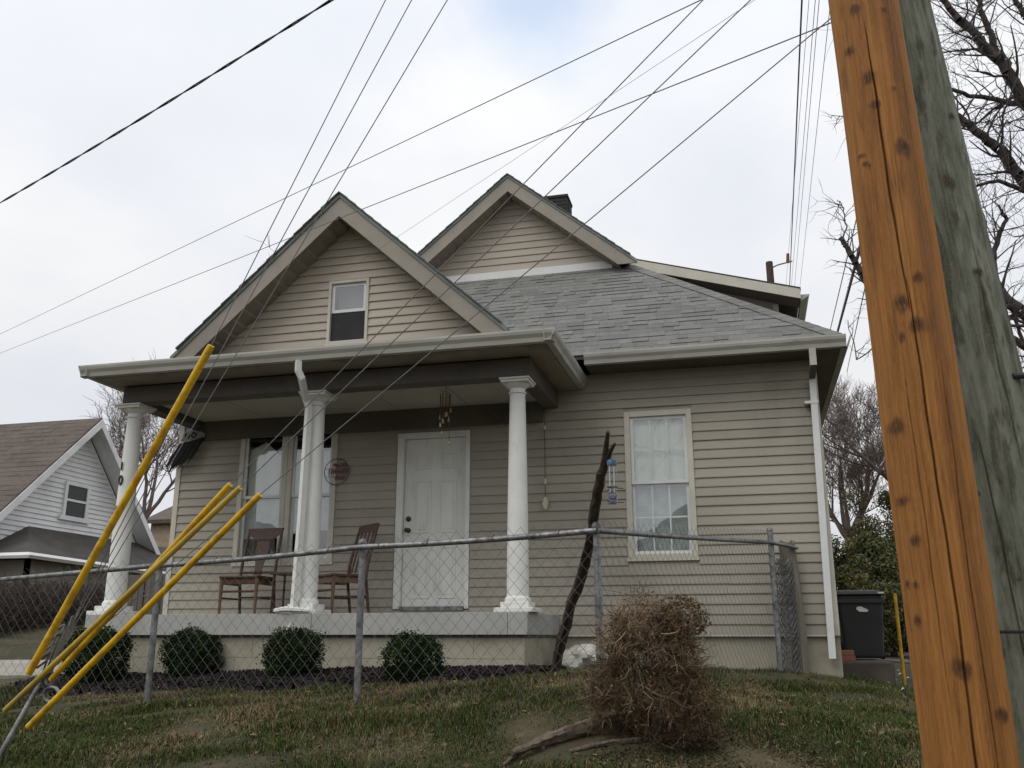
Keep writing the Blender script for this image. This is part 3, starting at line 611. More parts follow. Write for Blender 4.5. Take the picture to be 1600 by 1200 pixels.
dx0, dx1, dz0, dz1 = -4.13, -3.195, .335, 2.455
door = part(MB().box(dx0, dx0+.085, D-.03, D+.12, dz0, dz1).box(dx1-.055, dx1, D-.03, D+.12, dz0, dz1).box(dx0+.085, dx1-.055, D-.0295, D+.12, dz1-.07, dz1), 'door', 'white_paint', bevel=.004)
sx0, sx1, sz0, sz1 = dx0+.09, dx1-.06, dz0+.03, dz1-.075
yS = D+.03
slabd = part(MB().box(sx0, sx1, yS, yS+.045, sz0, sz1), 'door_slab', 'white_paint', door)
pw = (sx1-sx0-.12*2-.10)/2
for i in range(2):
    px0 = sx0+.12+i*(pw+.10)
    for q0, q1 in ((.09, .70), (.86, 1.50), (1.64, 1.84)):
        a, b, c, d = px0, px0+pw, sz0+q0, sz0+q1; t = .022
        m = MB(); y0 = yS-.0005
        o4 = [(a, y0, c), (b, y0, c), (b, y0, d), (a, y0, d)]
        m.box(a, b, yS-.009, yS-.001, c, c+t); m.box(a, b, yS-.009, yS-.001, d-t, d); m.box(a, a+t, yS-.0088, yS-.001, c+t, d-t); m.box(b-t, b, yS-.0088, yS-.001, c+t, d-t)
        m.box(a+t+.022, b-t-.022, yS-.006, yS-.001, c+t+.022, d-t-.022)
        part(m, 'door_panel', 'white_paint', door, bevel=.003)
kz = onY(637, 829, yS)[2]; kx = sx0+.06
part(MB().tube([(kx, yS, kz), (kx, yS-.035, kz), (kx, yS-.045, kz), (kx, yS-.075, kz), (kx, yS-.08, kz)], [.032, .012, .026, .028, .012], 14), 'knob', 'black_metal', door, smooth=True)
kz2 = onY(637, 811, yS)[2]
part(MB().tube([(kx, yS, kz2), (kx, yS-.02, kz2), (kx, yS-.026, kz2)], [.034, .03, .015], 14), 'deadbolt', 'black_metal', door, smooth=True)
part(MB().box(dx0+.085, dx1-.055, D-.045, D+.1, dz0-.02, dz0+.028), 'threshold', 'galv', door)
part(MB().box(dx0-.01, dx1+.01, D-.028, D-.003, ZS+.0, dz0-.021), 'sill_board', 'siding', door)

# ------------------------------------------------------------------ things on the porch
def chair(label, loc, rz, slatted, group='wooden chairs on the porch'):
    t = thing('wooden_chair', label, 'chair', loc, group); W, Dp, S = .46, .42, .45
    def b(m, name, mat, bev=.006): return m.build(name, mat, t, local=True, bevel=bev)
    b(MB().box(-W/2-.02, W/2+.02, -Dp/2-.02, Dp/2, S-.03, S), 'seat', 'chair_wood', .012)
    b(MB().box(-W/2+.02, W/2-.02, -Dp/2+.005, -Dp/2+.025, S-.10, S-.031).box(-W/2+.01, -W/2+.03, -Dp/2+.03, Dp/2-.03, S-.10, S-.031).box(W/2-.03, W/2-.01, -Dp/2+.03, Dp/2-.03, S-.10, S-.031), 'apron', 'chair_light_wood' if slatted else 'chair_wood')
    for s in (-1, 1):
        x = s*(W/2-.005)
        b(MB().tube([(x, -Dp/2+.015, S-.031), (x, -Dp/2+.015, S-.14), (x, -Dp/2+.01, .03), (x, -Dp/2+.008, 0)], [.024, .022, .016, .017], 8), 'leg', 'chair_light_wood', 0)
        b(MB().tube([(x, Dp/2+.05, 0), (x, Dp/2-.005, S-.03), (x, Dp/2+.02, S+.15), (x*.97, Dp/2+.13, S+.58)], [.017, .02, .02, .016], 8), 'leg', 'chair_wood', 0)
        b(MB().tube([(x, -Dp/2+.015, .2), (x, Dp/2+.02, .2)], .011, 6), 'stretcher', 'chair_wood', 0)
    b(MB().tube([(-W/2, -Dp/2+.01, .27), (W/2, -Dp/2+.01, .27)], .012, 6), 'stretcher', 'chair_wood', 0)
    b(MB().tube([(-W/2, Dp/2+.02, .22), (W/2, Dp/2+.02, .22)], .011, 6), 'stretcher', 'chair_wood', 0)
    yb = lambda z: Dp/2+.02+(z-.15)*.256
    cr = [(-W/2+.0, .50), (W/2-.0, .50), (W/2+.015, .585), (W/2-.04, .60), (-W/2+.04, .60), (-W/2-.015, .585)]
    if not slatted: cr = [(-.11, .455), (.11, .455), (W/2-.01, .53), (W/2+.015, .60), (-W/2-.015, .60), (-W/2+.01, .53)]
    b(MB().prism([(x, yb(z)-.01, S+z) for x, z in cr], (0, .022, .004)), 'crest_rail', 'chair_wood')
    if slatted:
        for i in range(4):
            x = -W/2+.09+i*(W-.18)/3; b(MB().prism([(x-.018, yb(.03), S+.03), (x+.018, yb(.03), S+.03), (x+.018, yb(.51), S+.51), (x-.018, yb(.51), S+.51)], (0, .01, 0)), 'slat', 'chair_wood', 0)
    else:
        sp = [(-.055, .0), (.055, .0), (.045, .12), (.085, .30), (.08, .46), (-.08, .46), (-.085, .30), (-.045, .12)]
        b(MB().prism([(x, yb(z), S+z) for x, z in sp], (0, .012, 0)), 'splat', 'chair_wood', 0)
        b(MB().tube([(-W/2+.01, yb(.05), S+.06), (W/2-.01, yb(.05), S+.06)], .014, 6), 'rail', 'chair_wood', 0)
    t.rotation_euler.z = rz; return t
p1 = onY(388, 900, 9.95); chair('dark wooden chair with solid vase shaped back in front of the porch window', (p1[0], 9.95, ZS), .0, False)
p2 = onY(528, 905, 9.95); chair('dark wooden chair with slatted back turned sideways beside the front door', (p2[0]+.03, 9.95, ZS), -.68, True)
p3 = onY(450, 905, 10.1)
st = thing('side_table', 'small dark side table mostly hidden behind the middle porch column', 'table', (p3[0], 10.1, ZS))
MB().box(-.16, .2, -.16, .16, .47, .495).build('table_top', 'chair_wood', st, local=True, bevel=.005)
for sx in (-1, 1):
    for sy in (-1, 1): MB().tube([(sx*.13+.02, sy*.13, .47), (sx*.14+.02, sy*.14, 0)], [.016, .012], 6).build('leg', 'chair_wood', st, local=True)

# wind chime hung from the ceiling
c0 = onY(696, 615, 9.7); wc = thing('wind_chime', 'wind chime of small brass bells on red strings hanging above the front door', 'wind chime', (c0[0], 9.7, 2.74))
MB().tube([(0, 0, -.001), (0, 0, c0[2]-2.74)], .0025, 5).build('hook', 'black_metal', wc, local=True)
zt = c0[2]-2.74-.005
MB().tube([(.055*math.cos(t), .055*math.sin(t), zt) for t in np.linspace(0, 2*math.pi, 20)], .005, 6, False).tube([(-.055, 0, zt), (.055, 0, zt)], .003, 5).build('ring', 'bell_brass', wc, local=True)
for i, ln in enumerate((.16, .26, .20, .42, .24, .34, .30, .22, .55)):
    t = 2*math.pi*i/9+.4; x, y = .055*math.cos(t), .055*math.sin(t); x *= 1.1
    MB().tube([(x, y, zt), (x+.002, y, zt-ln)], .0035, 5).build('string', 'copper_red', wc, local=True)
    MB().lathe([(.004, 0), (.009, -.012), (.011, -.035), (.016, -.05), (.002, -.05)], (x+.002, y, zt-ln), 10).build('bell', 'bell_brass', wc, local=True)
# hanging hand ornament on the right of the porch
hy = D-.06; h0 = onY(851, 668, hy); h1 = onY(851, 786, hy)
hm = thing('hanging_ornament', 'cream hand shaped ornament on a beaded cord against the siding', 'ornament', (h0[0], hy, h0[2]))
dzz = h1[2]-h0[2]
MB().tube([(0, 0, .06), (0, .02, .3)], .002, 5).tube([(0, 0, .06), (0, 0, dzz+.06)], .0055, 6).build('cord', 'copper_red', hm, local=True)
MB().lathe([(.003, .03), (.014, .015), (.016, -.015), (.003, -.03)], (0, 0, 0), 10).build('bead', 'bone', hm, local=True)
MB().lathe([(.003, .04), (.013, .02), (.013, -.02), (.003, -.04)], (0, 0, dzz*.72), 10).build('bead', 'bone', hm, local=True)
hp = [(-.018, -.07), (.018, -.07), (.028, -.03), (.042, -.005), (.034, .012), (.026, .01), (.027, .05), (.016, .062), (.008, .072), (-.008, .072), (-.016, .062), (-.027, .05), (-.026, .01), (-.034, .012), (-.042, -.005), (-.028, -.03)]
MB().prism([(x, -.008, dzz+z) for x, z in hp], (0, .016, 0)).build('hand', 'bone', hm, local=True, bevel=.004)
# round wire sign between the window and the door
sy_ = D-.05; s0 = onY(526, 737, sy_); R_ = .165
sg = thing('round_sign', 'round wire sign with faded red lettering beside the porch window', 'sign', (s0[0], sy_, s0[2]))
MB().tube([(R_*math.cos(t), 0, R_*math.sin(t)) for t in np.linspace(0, 2*math.pi, 40)], .005, 6, False).tube([(-R_, 0, .04), (R_, 0, .035)], .003, 5).tube([(-R_+.01, 0, -.06), (R_-.01, 0, -.065)], .003, 5).build('ring', 'black_metal', sg, local=True)
lr = random.Random(5)
for row, (zc, hh, x0, x1) in enumerate(((.0, .07, -.10, .14), (.085, .045, -.05, .13), (-.085, .035, -.02, .10))):
    x = x0; m = MB()
    while x < x1:
        w = lr.uniform(.016, .03); hgt = hh*lr.uniform(.7, 1)
        m.box(x, x+.007, -.004, .004, zc-hgt/2, zc+hgt/2)
        if lr.random() < .7: m.box(x+.007, x+w-.004, -.0038, .0038, zc+hgt/2-.01, zc+hgt/2)
        if lr.random() < .5: m.box(x+.007, x+w-.004, -.0038, .0038, zc-.005, zc+.004)
        x += w
    m.build('lettering', 'sign_red', sg, local=True)
# black hanging decoration at the left corner of the wall
k0 = onY(304, 683, D-.12); hd = thing('hanging_decoration', 'black fringed hanging decoration with pale grey top at the left house corner', 'decoration', (k0[0]-.02, D-.12, k0[2]-.05)); hd.scale = (1.1, 1.1, 1.2)
m = MB()
for i in range(16):
    u = i/15; xt = -.15+.29*u; ln = .36-.16*abs(u-.3)-.08*random.random(); lean = -.17-.05*random.random()
    m.prism([(xt-.014, -.01+.01*(i % 2), -.02+.05*u), (xt+.016, -.01+.01*(i % 2), -.02+.05*u), (xt+lean*.55+.012, -.012, -.02-ln*.6), (xt+lean+.004, -.008, -.02-ln), (xt+lean*.6-.016, -.01, -.02-ln*.55)], (0, .006, 0))
m.build('fringe', 'black_cloth', hd, local=True)
MB().prism([(-.16, -.015, .0), (.15, -.015, .035), (.16, -.015, .085), (.02, -.015, .12), (-.12, -.015, .10)], (0, .03, 0)).build('head', 'grey_cloth', hd, local=True, bevel=.01)
MB().tube([(.015+.028*math.cos(t), -.02, .06+.026*math.sin(t)) for t in np.linspace(0, 2*math.pi, 16)], .007, 6, False).tube([(-.07+.03*math.cos(t), -.02, .055+.022*math.sin(t)) for t in np.linspace(0, 2*math.pi, 16)], .005, 6, False).build('eye', 'black_cloth', hd, local=True)
MB().tube([(0, 0, .11), (.02, .05, .13), (.02, .1, .12)], .006, 6).build('hook', 'black_metal', hd, local=True)

# ------------------------------------------------------------------ chain link fence
T = {}
P0, P1, P2, P3 = at(932, 827, 6.4), at(565, 853, 7.04), at(247, 882, 7.7), onY(1203, 846, 10.2)
Pm = P2+(P2-P1)*1.05; Pn = P2+(P2-P1)*2.1
fence = thing('chain_link_fence', 'grey chain link fence with sagging top rail running round the front yard', 'fence', (P1[0], P1[1], gz(P1[0], P1[1])))
ptops = {'a': (P0, -.02), 'b': (P1, -.02), 'c': (P2, -.02), 'd': (onY(1204, 832, 10.22), 0), 'e': (Pm, 0), 'f': (Pn, 0)}
for k_, (p, _) in ptops.items():
    g = gz(p[0], p[1]); h = p[2]
    po = MB().tube([(p[0], p[1]+.035, g-.15), (p[0]-.006, p[1]+.035, h+.02)], .026 if k_ not in 'd' else .03, 12).build('post', 'galv', fence, smooth=True)
    MB().lathe([(.03, h+.015), (.033, h+.03), (.024, h+.052), (.005, h+.06)], (p[0]-.006, p[1]+.035, 0), 12).build('post_cap', 'galv', po, smooth=True)
def railpts(a, b, sag, n=10): return [a*(1-t)+b*t-np.array([0, 0, sag*4*t*(1-t)])+np.array([0, 0, -.008]) for t in np.linspace(0, 1, n)]
MB().tube(railpts(Pn, P2, .0)+railpts(P2, P1, .012)[1:]+railpts(P1, P0, .012)[1:], .021, 10).build('top_rail', 'galv', fence, smooth=True)
rend = onY(1246, 856, 10.38)
MB().tube(railpts(P0, P3, .006)+[rend], .021, 10).build('top_rail', 'galv', fence, smooth=True)
def add_mesh(a, b, rise):
    a = np.array(a); b = np.array(b); L = np.linalg.norm((b-a)[:2]); n = int(L/.05)
    k = np.arange(n)[:, None]; j = np.arange(28)[None]
    s = np.clip((k+((j+k) % 2))*.05/L, 0, 1); X = a[0]+(b[0]-a[0])*s; Y = a[1]+(b[1]-a[1])*s
    wob = .012*np.sin(s*L*2.3)+.006*np.sin(s*L*7+j*.6)
    Z = a[2]+(b[2]-a[2])*s+.05+rise*s-j*.056+wob*.6
    G = ground(X.ravel(), Y.ravel()).reshape(X.shape)
    Pt = np.stack([X+.0*Z, Y-.026+.006*((j+k) % 2)+wob*.7, Z], -1)
    ok = (Z[:, :-1] > G[:, :-1]-.02)
    V, Fq = segs(Pt[:, :-1][ok], Pt[:, 1:][ok], np.full(ok.sum(), .0013), np.full(ok.sum(), .0013), 4)
    return V, Fq
vs, fs, o_ = [], [], 0
for a, b, r in ((Pn, P2, 0), (P2, P1, 0), (P1, P0, 0), (P0, P3, .06)):
    V, Fq = add_mesh(a, b, r); vs.append(V); fs.append(Fq+o_); o_ += len(V)
kind(np_mesh('wire_mesh', np.concatenate(vs), np.concatenate(fs), 'galv_wire', fence), 'stuff')
for p, q in ((P0, P1), (P1, P2), (P0, P3)):
    for t in (.15, .42, .7, .92):
        c = p*(1-t)+q*t; MB().tube([(c[0]+.004, c[1]+.026*math.cos(u), c[2]-.008+.026*math.sin(u)) for u in np.linspace(0, 2*math.pi, 12)], .003, 5, False).build('tie_wire', 'galv_wire', fence)
# rolled mesh and wooden post at the fence end
rp = onY(1238, 1046, 10.33); rp[2] = gz(rp[0], rp[1]); rd = rp@FW
ro = thing('rolled_mesh', 'roll of spare chain link wire standing against the wooden post by the fence end', 'wire roll', rp)
rt = at(1236, 862, rd); H = rt[2]-rp[2]; rw = .085
V_, F_, o_ = [], [], 0
rnd = np.random.default_rng(4)
for layer in range(3):
    r0 = rw*(1-.25*layer); n = 15
    k = np.arange(n)[:, None]; j = np.arange(int(H/.035))[None]
    a = (k+((j+k) % 2))*2*np.pi/n+layer*.4; z = j*.035+rnd.normal(0, .006, a.shape)
    r = r0*(1+.12*np.sin(a*2+layer)+.06*np.sin(z*9+layer)); Pt = np.stack([r*np.cos(a)+.0*z, r*np.sin(a), z], -1)
    V, Fq = segs(Pt[:, :-1].reshape(-1, 3), Pt[:, 1:].reshape(-1, 3), np.full(Pt[:, 1:].size//3, .0024), np.full(Pt[:, 1:].size//3, .0024), 3)
    V_.append(V); F_.append(Fq+o_); o_ += len(V)
kind(np_mesh('wire_mesh', np.concatenate(V_), np.concatenate(F_), 'galv', ro, local=True), 'stuff')
MB().tube([(rw*1.08*math.cos(t), rw*1.08*math.sin(t), .40) for t in np.linspace(0, 6.28, 16)], .004, 5, False).build('tie_wire', 'galv', ro, local=True)
wp = onY(1252, 1044, 10.42); tp = onY(1238, 845, 10.42)
np_post = thing('wooden_post', 'weathered grey split wooden post behind the roll of wire', 'post', (wp[0], wp[1], gz(wp[0], wp[1])))
m = MB(); pts = [(math.cos(t)*.085*(1+.12*math.sin(3*t)), math.sin(t)*.05) for t in np.linspace(0, 2*math.pi, 15)[:-1]]
hh = tp[2]-gz(wp[0], wp[1])
rows = [(-.1, 0), (.3, -.0), (.8, -.02), (hh-.02, -.05)]
vv = []; 
for zz, xo in rows: vv += [(x+xo, y, zz+(.03*math.sin(8*x*20) if zz > 1 else 0)) for x, y in pts]
nn = len(pts); m.poly(vv, [(r*nn+i, r*nn+(i+1) % nn, (r+1)*nn+(i+1) % nn, (r+1)*nn+i) for r in range(3) for i in range(nn)]+[tuple(3*nn+i for i in range(nn))])
m.build('timber', 'grey_post_wood', np_post, local=True)

# ------------------------------------------------------------------ utility poles
def pole(name, label, axis_pix, depth, rad0, taper, ztop, col_fn, mat, seed, cracks, knots, lean=0, cat='utility pole'):
    """vertical tapered log; knots, checks and bumps are real relief in a dense mesh"""
    P = at(*axis_pix, depth); x0, y0 = P[0], P[1]; zb = gz(x0, y0)-.3
    t = thing(name, label, cat, (x0, y0, gz(x0, y0)))
    na, nzz = 300, 520; face = math.atan2(-y0, -x0)
    an = np.linspace(-1, 1, na+1)[:-1]; an = face+math.pi*(np.sign(an)*np.abs(an)**1.35)
    zs = np.concatenate([np.linspace(zb, 2.6, nzz-60), np.linspace(2.6, ztop, 61)[1:]]); A, Z = np.meshgrid(an, zs)
    R = rad0-taper*Z; rng = np.random.default_rng(seed)
    rel = np.zeros_like(A); dark = np.zeros_like(A); ring = np.zeros_like(A)
    dA = lambda c: (A-face-c+np.pi) % (2*np.pi)-np.pi
    for k in range(7): rel += .0016*np.sin(A*rng.integers(2, 9)+Z*rng.uniform(-1.5, 1.5)+rng.uniform(0, 6))+.0010*np.sin(A*rng.integers(9, 30)+Z*rng.uniform(-.8, .8)+rng.uniform(0, 6))
    rel += .0010*np.sin(A*61+3*np.sin(Z*1.7)+1)*np.sin(Z*2.1+A*3)
    for c, za, zb_, w, dep in cracks:
        path = c+.05*np.sin(Z*1.9+c*9)+.018*np.sin(Z*7+c*5)+.008*np.sin(Z*23+c); ww = w*np.clip(np.minimum(Z-za, zb_-Z)/.35, 0, 1)**.7+1e-5
        g = np.exp(-(dA(path)*R/ww)**2)*((Z > za) & (Z < zb_)); rel -= dep*g; dark = np.maximum(dark, g)
    for c, z_, w, h in knots:
        q = np.sqrt((dA(c)*R/w)**2+((Z-z_)/h)**2)*(1+.14*np.sin(A*11+Z*23+c*7)+.10*np.sin(A*19-Z*31+z_*5))
        core = 1/(1+np.exp((q-1.0)*7)); ring = np.maximum(ring, core); halo = np.exp(-((q-1.25)/.35)**2)
        rel += .0022*np.exp(-(q/1.3)**2)-.0018*np.exp(-(q/.45)**2); dark = np.maximum(dark, .35*np.exp(-(q/.45)**2))
    RR = R+rel
    V = np.stack([x0+lean*(Z-P[2])+RR*np.cos(A), y0+RR*np.sin(A), Z], -1).reshape(-1, 3)
    colr = col_fn(A-face, Z, dark, ring, rng).reshape(-1, 3)
    i = np.arange(len(zs)-1)[:, None]*na; j = np.arange(na)[None]
    Fq = np.stack([i+j, i+(j+1) % na, i+na+(j+1) % na, i+na+j], -1).reshape(-1, 4)
    np_mesh('shaft', V, Fq, mat, t, col=colr, smooth=True)
    MB().lathe([(rad0-taper*ztop, ztop-.001), (rad0-taper*ztop-.01, ztop+.03), (.002, ztop+.04)], (x0+lean*(ztop-P[2]), y0, 0), 24).build('pole_top', mat, t)
    return t, x0, y0
def vnoise(A, Z, fa, fz, rng, n=14, circ=True):
    o = np.zeros_like(A)
    for k in range(n): o += np.sin(A*rng.normal(0, fa)+Z*rng.normal(0, fz)+rng.uniform(0, 6.28))
    return o/math.sqrt(n)
M('pole_wood', (.5, .25, .07), attr=True, scale=9, stretch=(12, 12, .5), rough=.68, bump=.4, bscale=24, bstretch=(9, 9, .5), spec=.22, c3=(.40, .18, .045), dirt=(.10, .038, .013), dscale=5, dlo=.52, dhi=.72, damt=.65, dstretch=(7, 7, .7))
M('pole_old_wood', (.2, .2, .15), attr=True, scale=8, stretch=(5, 5, 1.2), rough=.92, bump=1.0, bscale=14, bstretch=(5, 5, .9), spec=.12, c3=(.23, .23, .185), dirt=(.065, .063, .044), dscale=7, dlo=.5, dhi=.66, damt=.75, dstretch=(3, 3, .8))
def col_new(A, Z, dark, ring, rng):
    n1 = np.clip(.5+.34*vnoise(A, Z, 5, .5, rng), 0, 1)[..., None]; n2 = np.clip(.5+.30*vnoise(A, Z, 22, 1.4, rng, 24), 0, 1)[..., None]
    n3 = np.clip((vnoise(A, Z, 4, 3.5, rng, 16)-.9)/.7, 0, 1)[..., None]; n4 = np.clip((vnoise(A, Z, 30, 2.6, rng, 20)-1.0)/.6, 0, 1)[..., None]
    c = np.array([.315, .140, .038])*(1-n1)+np.array([.21, .083, .021])*n1
    c = c*(.88+.24*n2); c = c*(1-.5*n3)+np.array([.12, .045, .014])*.5*n3
    c = c*(1-.3*n4)+np.array([.13, .05, .016])*.4*n4
    c = c*(1-ring[..., None]*.88)+np.array([.050, .022, .012])*ring[..., None]*.88
    return c*(1-.80*dark[..., None])
def col_old(A, Z, dark, ring, rng):
    n1 = np.clip(.5+.40*vnoise(A, Z, 4, 2.4, rng), 0, 1)[..., None]; n2 = np.clip(.5+.4*vnoise(A, Z, 26, 5, rng, 24), 0, 1)[..., None]
    n3 = np.clip((vnoise(A, Z, 8, 9, rng, 24)-.45)/.3, 0, 1)[..., None]
    c = np.array([.15, .162, .122])*(1-n1)+np.array([.235, .245, .195])*n1
    c = c*(.80+.4*n2); c = c*(1-.6*n3)+np.array([.27, .27, .225])*.6*n3
    n5 = np.clip((vnoise(A, Z, 10, 8, rng, 24)-.75)/.3, 0, 1)[..., None]; c = c*(1-.65*n5)+np.array([.075, .072, .05])*.65*n5
    c = c*(1-ring[..., None]*.85)+np.array([.05, .04, .026])*ring[..., None]*.85
    return c*(1-.5*dark[..., None])
PD = 3.3; PA = (1433, 600)
pc = at(*PA, PD); fc = math.atan2(-pc[1], -pc[0]); pd_h = math.hypot(pc[0], pc[1]); PR = .1345; PTAP = .003
def knot_from_pix(x, y, w, h, cx, cy, R0, tp, lean=0, z0=0):
    r = ray(x, y); cx0 = cx; rh = r[:2]; a_ = rh@rh; b_ = -2*rh@np.array([cx, cy]); z = 0
    for _ in range(4):
        R = R0-tp*z; cx = cx0+lean*(z-z0); b_ = -2*(rh[0]*cx+rh[1]*cy); disc = b_*b_-4*a_*((cx*cx+cy*cy)-R*R); tt = (-b_-math.sqrt(max(disc, 0)))/(2*a_); z = r[2]*tt
    q = r*tt; an = math.atan2(q[1]-cy, q[0]-cx)-math.atan2(-cy, -cx); an = (an+math.pi) % (2*math.pi)-math.pi
    dd = q@FW; return (an, z, w*dd/F/max(.35, math.cos(an)), h*dd/F)
KN = [(1337, 14, 8, 9), (1381, 17, 5, 5), (1327, 80, 7, 8), (1358, 120, 10, 12), (1368, 163, 9, 7), (1411, 232, 11, 14), (1352, 256, 4, 4), (1357, 258, 3, 3), (1345, 245, 5, 4), (1433, 435, 8, 8), (1409, 474, 12, 13), (1432, 508, 12, 13), (1410, 527, 5, 9), (1399, 668, 11, 12), (1410, 783, 8, 8), (1429, 845, 7, 9), (1419, 913, 4, 4), (1431, 914, 5, 6), (1434, 970, 6, 7), (1503, 1045, 15, 14), (1566, 1117, 9, 10), (1396, 140, 3, 3)]
pole_new, px_, py_ = pole('utility_pole', 'new orange brown wooden utility pole with knots close to the camera', PA, PD, PR, PTAP, 8.6, col_new, 'pole_wood', 3,
    [(.10, -1.2, 1.25, .0032, .014), (-.24, -.2, .9, .0020, .005), (.02, 1.1, 2.3, .0036, .012), (.62, -1.0, .9, .0022, .007)],
    [knot_from_pix(*k, pc[0], pc[1], PR, PTAP, -.020, pc[2]) for k in KN], lean=-.020)
OD = 3.72; OA = (1527, 600); oc = at(*OA, OD)
KO = [(1488, 181, 5, 6), (1483, 285, 7, 14), (1527, 425, 6, 6), (1528, 772, 4, 4), (1591, 905, 3, 3), (1553, 975, 3, 3), (1560, 1020, 6, 9)]
pole_old, ox_, oy_ = pole('utility_pole', 'old weathered grey utility pole standing behind the new brown one', OA, OD, .168, .0068, 8.2, col_old, 'pole_old_wood', 8,
    [(-.2, -.5, .8, .003, .010), (.40, -1, .2, .003, .010), (.55, .6, 1.7, .003, .010)],
    [knot_from_pix(*k, oc[0], oc[1], .168, .0068, -.072, oc[2]) for k in KO], lean=-.072)
for o in (pole_new, pole_old): o['group'] = 'utility poles beside the camera'
ry = at(1578, 988, OD-.16); MB().tube([(ox_+.172*math.cos(t), oy_+.172*math.sin(t), ry[2]) for t in np.linspace(0, 2*math.pi, 40)], .006, 6, False).build('band', 'cable_black', pole_old)
ru = at(1593, 603, OD)[2]; MB().tube([(ox_+.10, oy_-.12, ru), (ox_+.5, oy_-.05, ru+.005)], .012, 8).build('step_bolt', 'cable_black', pole_old)
nl = at(1594, 908, OD-.15); MB().tube([(nl[0]-.005, nl[1], nl[2]), (nl[0]-.006, nl[1]-.012, nl[2])], .012, 8).build('tag_nail', 'galv', pole_old)
xa = MB().box(px_-1.1, px_+1.1, py_-.22, py_-.12, 8.0, 8.12).build('crossarm', 'grey_post_wood', pole_new)

# ------------------------------------------------------------------ wires
def pole_pt(y_img, x=px_, y=py_):
    lo, hi = -.5, 60
    for _ in range(60):
        mid = (lo+hi)/2
        if proj((x, y, mid))[1] > y_img: lo = mid
        else: hi = mid
    return np.array([x, y, lo])
def pole_meet(a, b):
    # intersect the image line with the projected pole axis
    p0 = np.array(proj((px_, py_, 0))); p1 = np.array(proj((px_, py_, 3))); d1 = p1-p0; d2 = np.array(b, float)-np.array(a, float)
    t = np.linalg.solve(np.array([d2, -d1]).T, p0-np.array(a, float)); yy = (np.array(a)+d2*t[0])[1]
    P = pole_pt(yy); return P
def sagline(A, B, sag, n=24): return [A*(1-t)+B*t-np.array([0, 0, sag*4*t*(1-t)]) for t in np.linspace(0, 1, n)]
def cable(A, B, r, label, name='overhead_wire', mat='cable_steel', sag=.0, group='overhead wires', cat='wire'):
    A = np.array(A, float); B = np.array(B, float); base = A.copy()
    o = MB().tube([p-base for p in sagline(A, B, sag)], r*.55, 5).build(name, mat); o.location = tuple(base); return tag(o, label, cat, group)
anc = at(72, 1052, 5.3)
# guys with yellow guards
def on_line(A, B, y_img):
    lo, hi = 0, 1
    for _ in range(50):
        m_ = (lo+hi)/2
        if proj(A*(1-m_)+B*m_)[1] > y_img: lo = m_
        else: hi = m_
    return A*(1-lo)+B*lo
def guy(a_pix, b_pix, label, top_y=None, low=None, guard_label=None, gm='yellow_plastic', gr=.024, r=.0028):
    B = pole_meet(a_pix, b_pix); t = thing('guy_wire', label, 'guy wire', anc, 'guy wires to the anchor rod')
    MB().tube(sagline(anc, B, .0, 4), r, 6).build('strand', 'cable_steel', t)
    if top_y is not None:
        U = on_line(anc, B, top_y)
        Lw = at(*low[:2], low[2])
        m = MB().tube([Lw, Lw*.98+U*.02, U*.985+Lw*.015, U], [gr*.96, gr, gr, gr*.9], 14); m.build('guard', gm, t, smooth=True)
    return B
guy((305, 540), (585, 0), 'steepest guy wire with the longest yellow guard reaching up past the porch gutter', 540, (45, 1052, 5.28), gr=.0215)
guy((267, 654), (630, 0), 'bare steel guy wire just right of the longest yellow guard')
guy((283, 658), (685, 0), 'bare steel guy wire second to the right of the longest yellow guard')
guy((358, 757), (1098, 0), 'guy wire with yellow guard, uppermost of the three low slanting guards', 757, (80, 1062, 5.25), gr=.0175)
guy((395, 762), (1176, 0), 'guy wire with faded yellow guard, middle of the three low slanting guards', 762, (8, 1110, 5.35), gm='yellow_plastic_old', gr=.0165)
guy((402, 773), (1300, 27), 'guy wire with yellow guard, lowest of the three low slanting guards', 773, (44, 1136, 4.95), gr=.0175)
rod_end = at(-28, 1205, 5.05)
ar = thing('anchor_rod', 'galvanised anchor rod with clamps holding the guy wires at lower left', 'anchor', (rod_end[0], rod_end[1], gz(rod_end[0], rod_end[1])))
MB().tube([np.array([rod_end[0], rod_end[1], gz(rod_end[0], rod_end[1])-.1])+(rod_end-anc)*.1, anc-np.array([.03, 0, .05])], .014, 10).build('rod', 'galv', ar, smooth=True)
e1 = at(80, 1085, 5.25); MB().tube([e1+.05*np.array([math.cos(t), 0, .8*math.sin(t)]) for t in np.linspace(0, 2*math.pi, 20)], .010, 8, False).tube([anc+.035*np.array([math.cos(t)+.8, .2, math.sin(t)-.9]) for t in np.linspace(0, 2*math.pi, 18)], .009, 8, False).build('eye', 'galv', ar, smooth=True)
for k in range(5):
    c = anc+np.array([.012*k-.02, -.02+.01*k, .05+.05*k]); MB().tube([c-np.array([.03, 0, .02]), c+np.array([.035, 0, .022])], .007+.003*(k % 2), 6).build('clamp', 'galv', ar)
for k in range(4): MB().tube([anc+np.array([.01*k-.03, .01*k, -.02]), anc+np.array([.04+.03*k, .02*k, .22+.05*k])], .006, 6).build('grip', 'galv', ar)
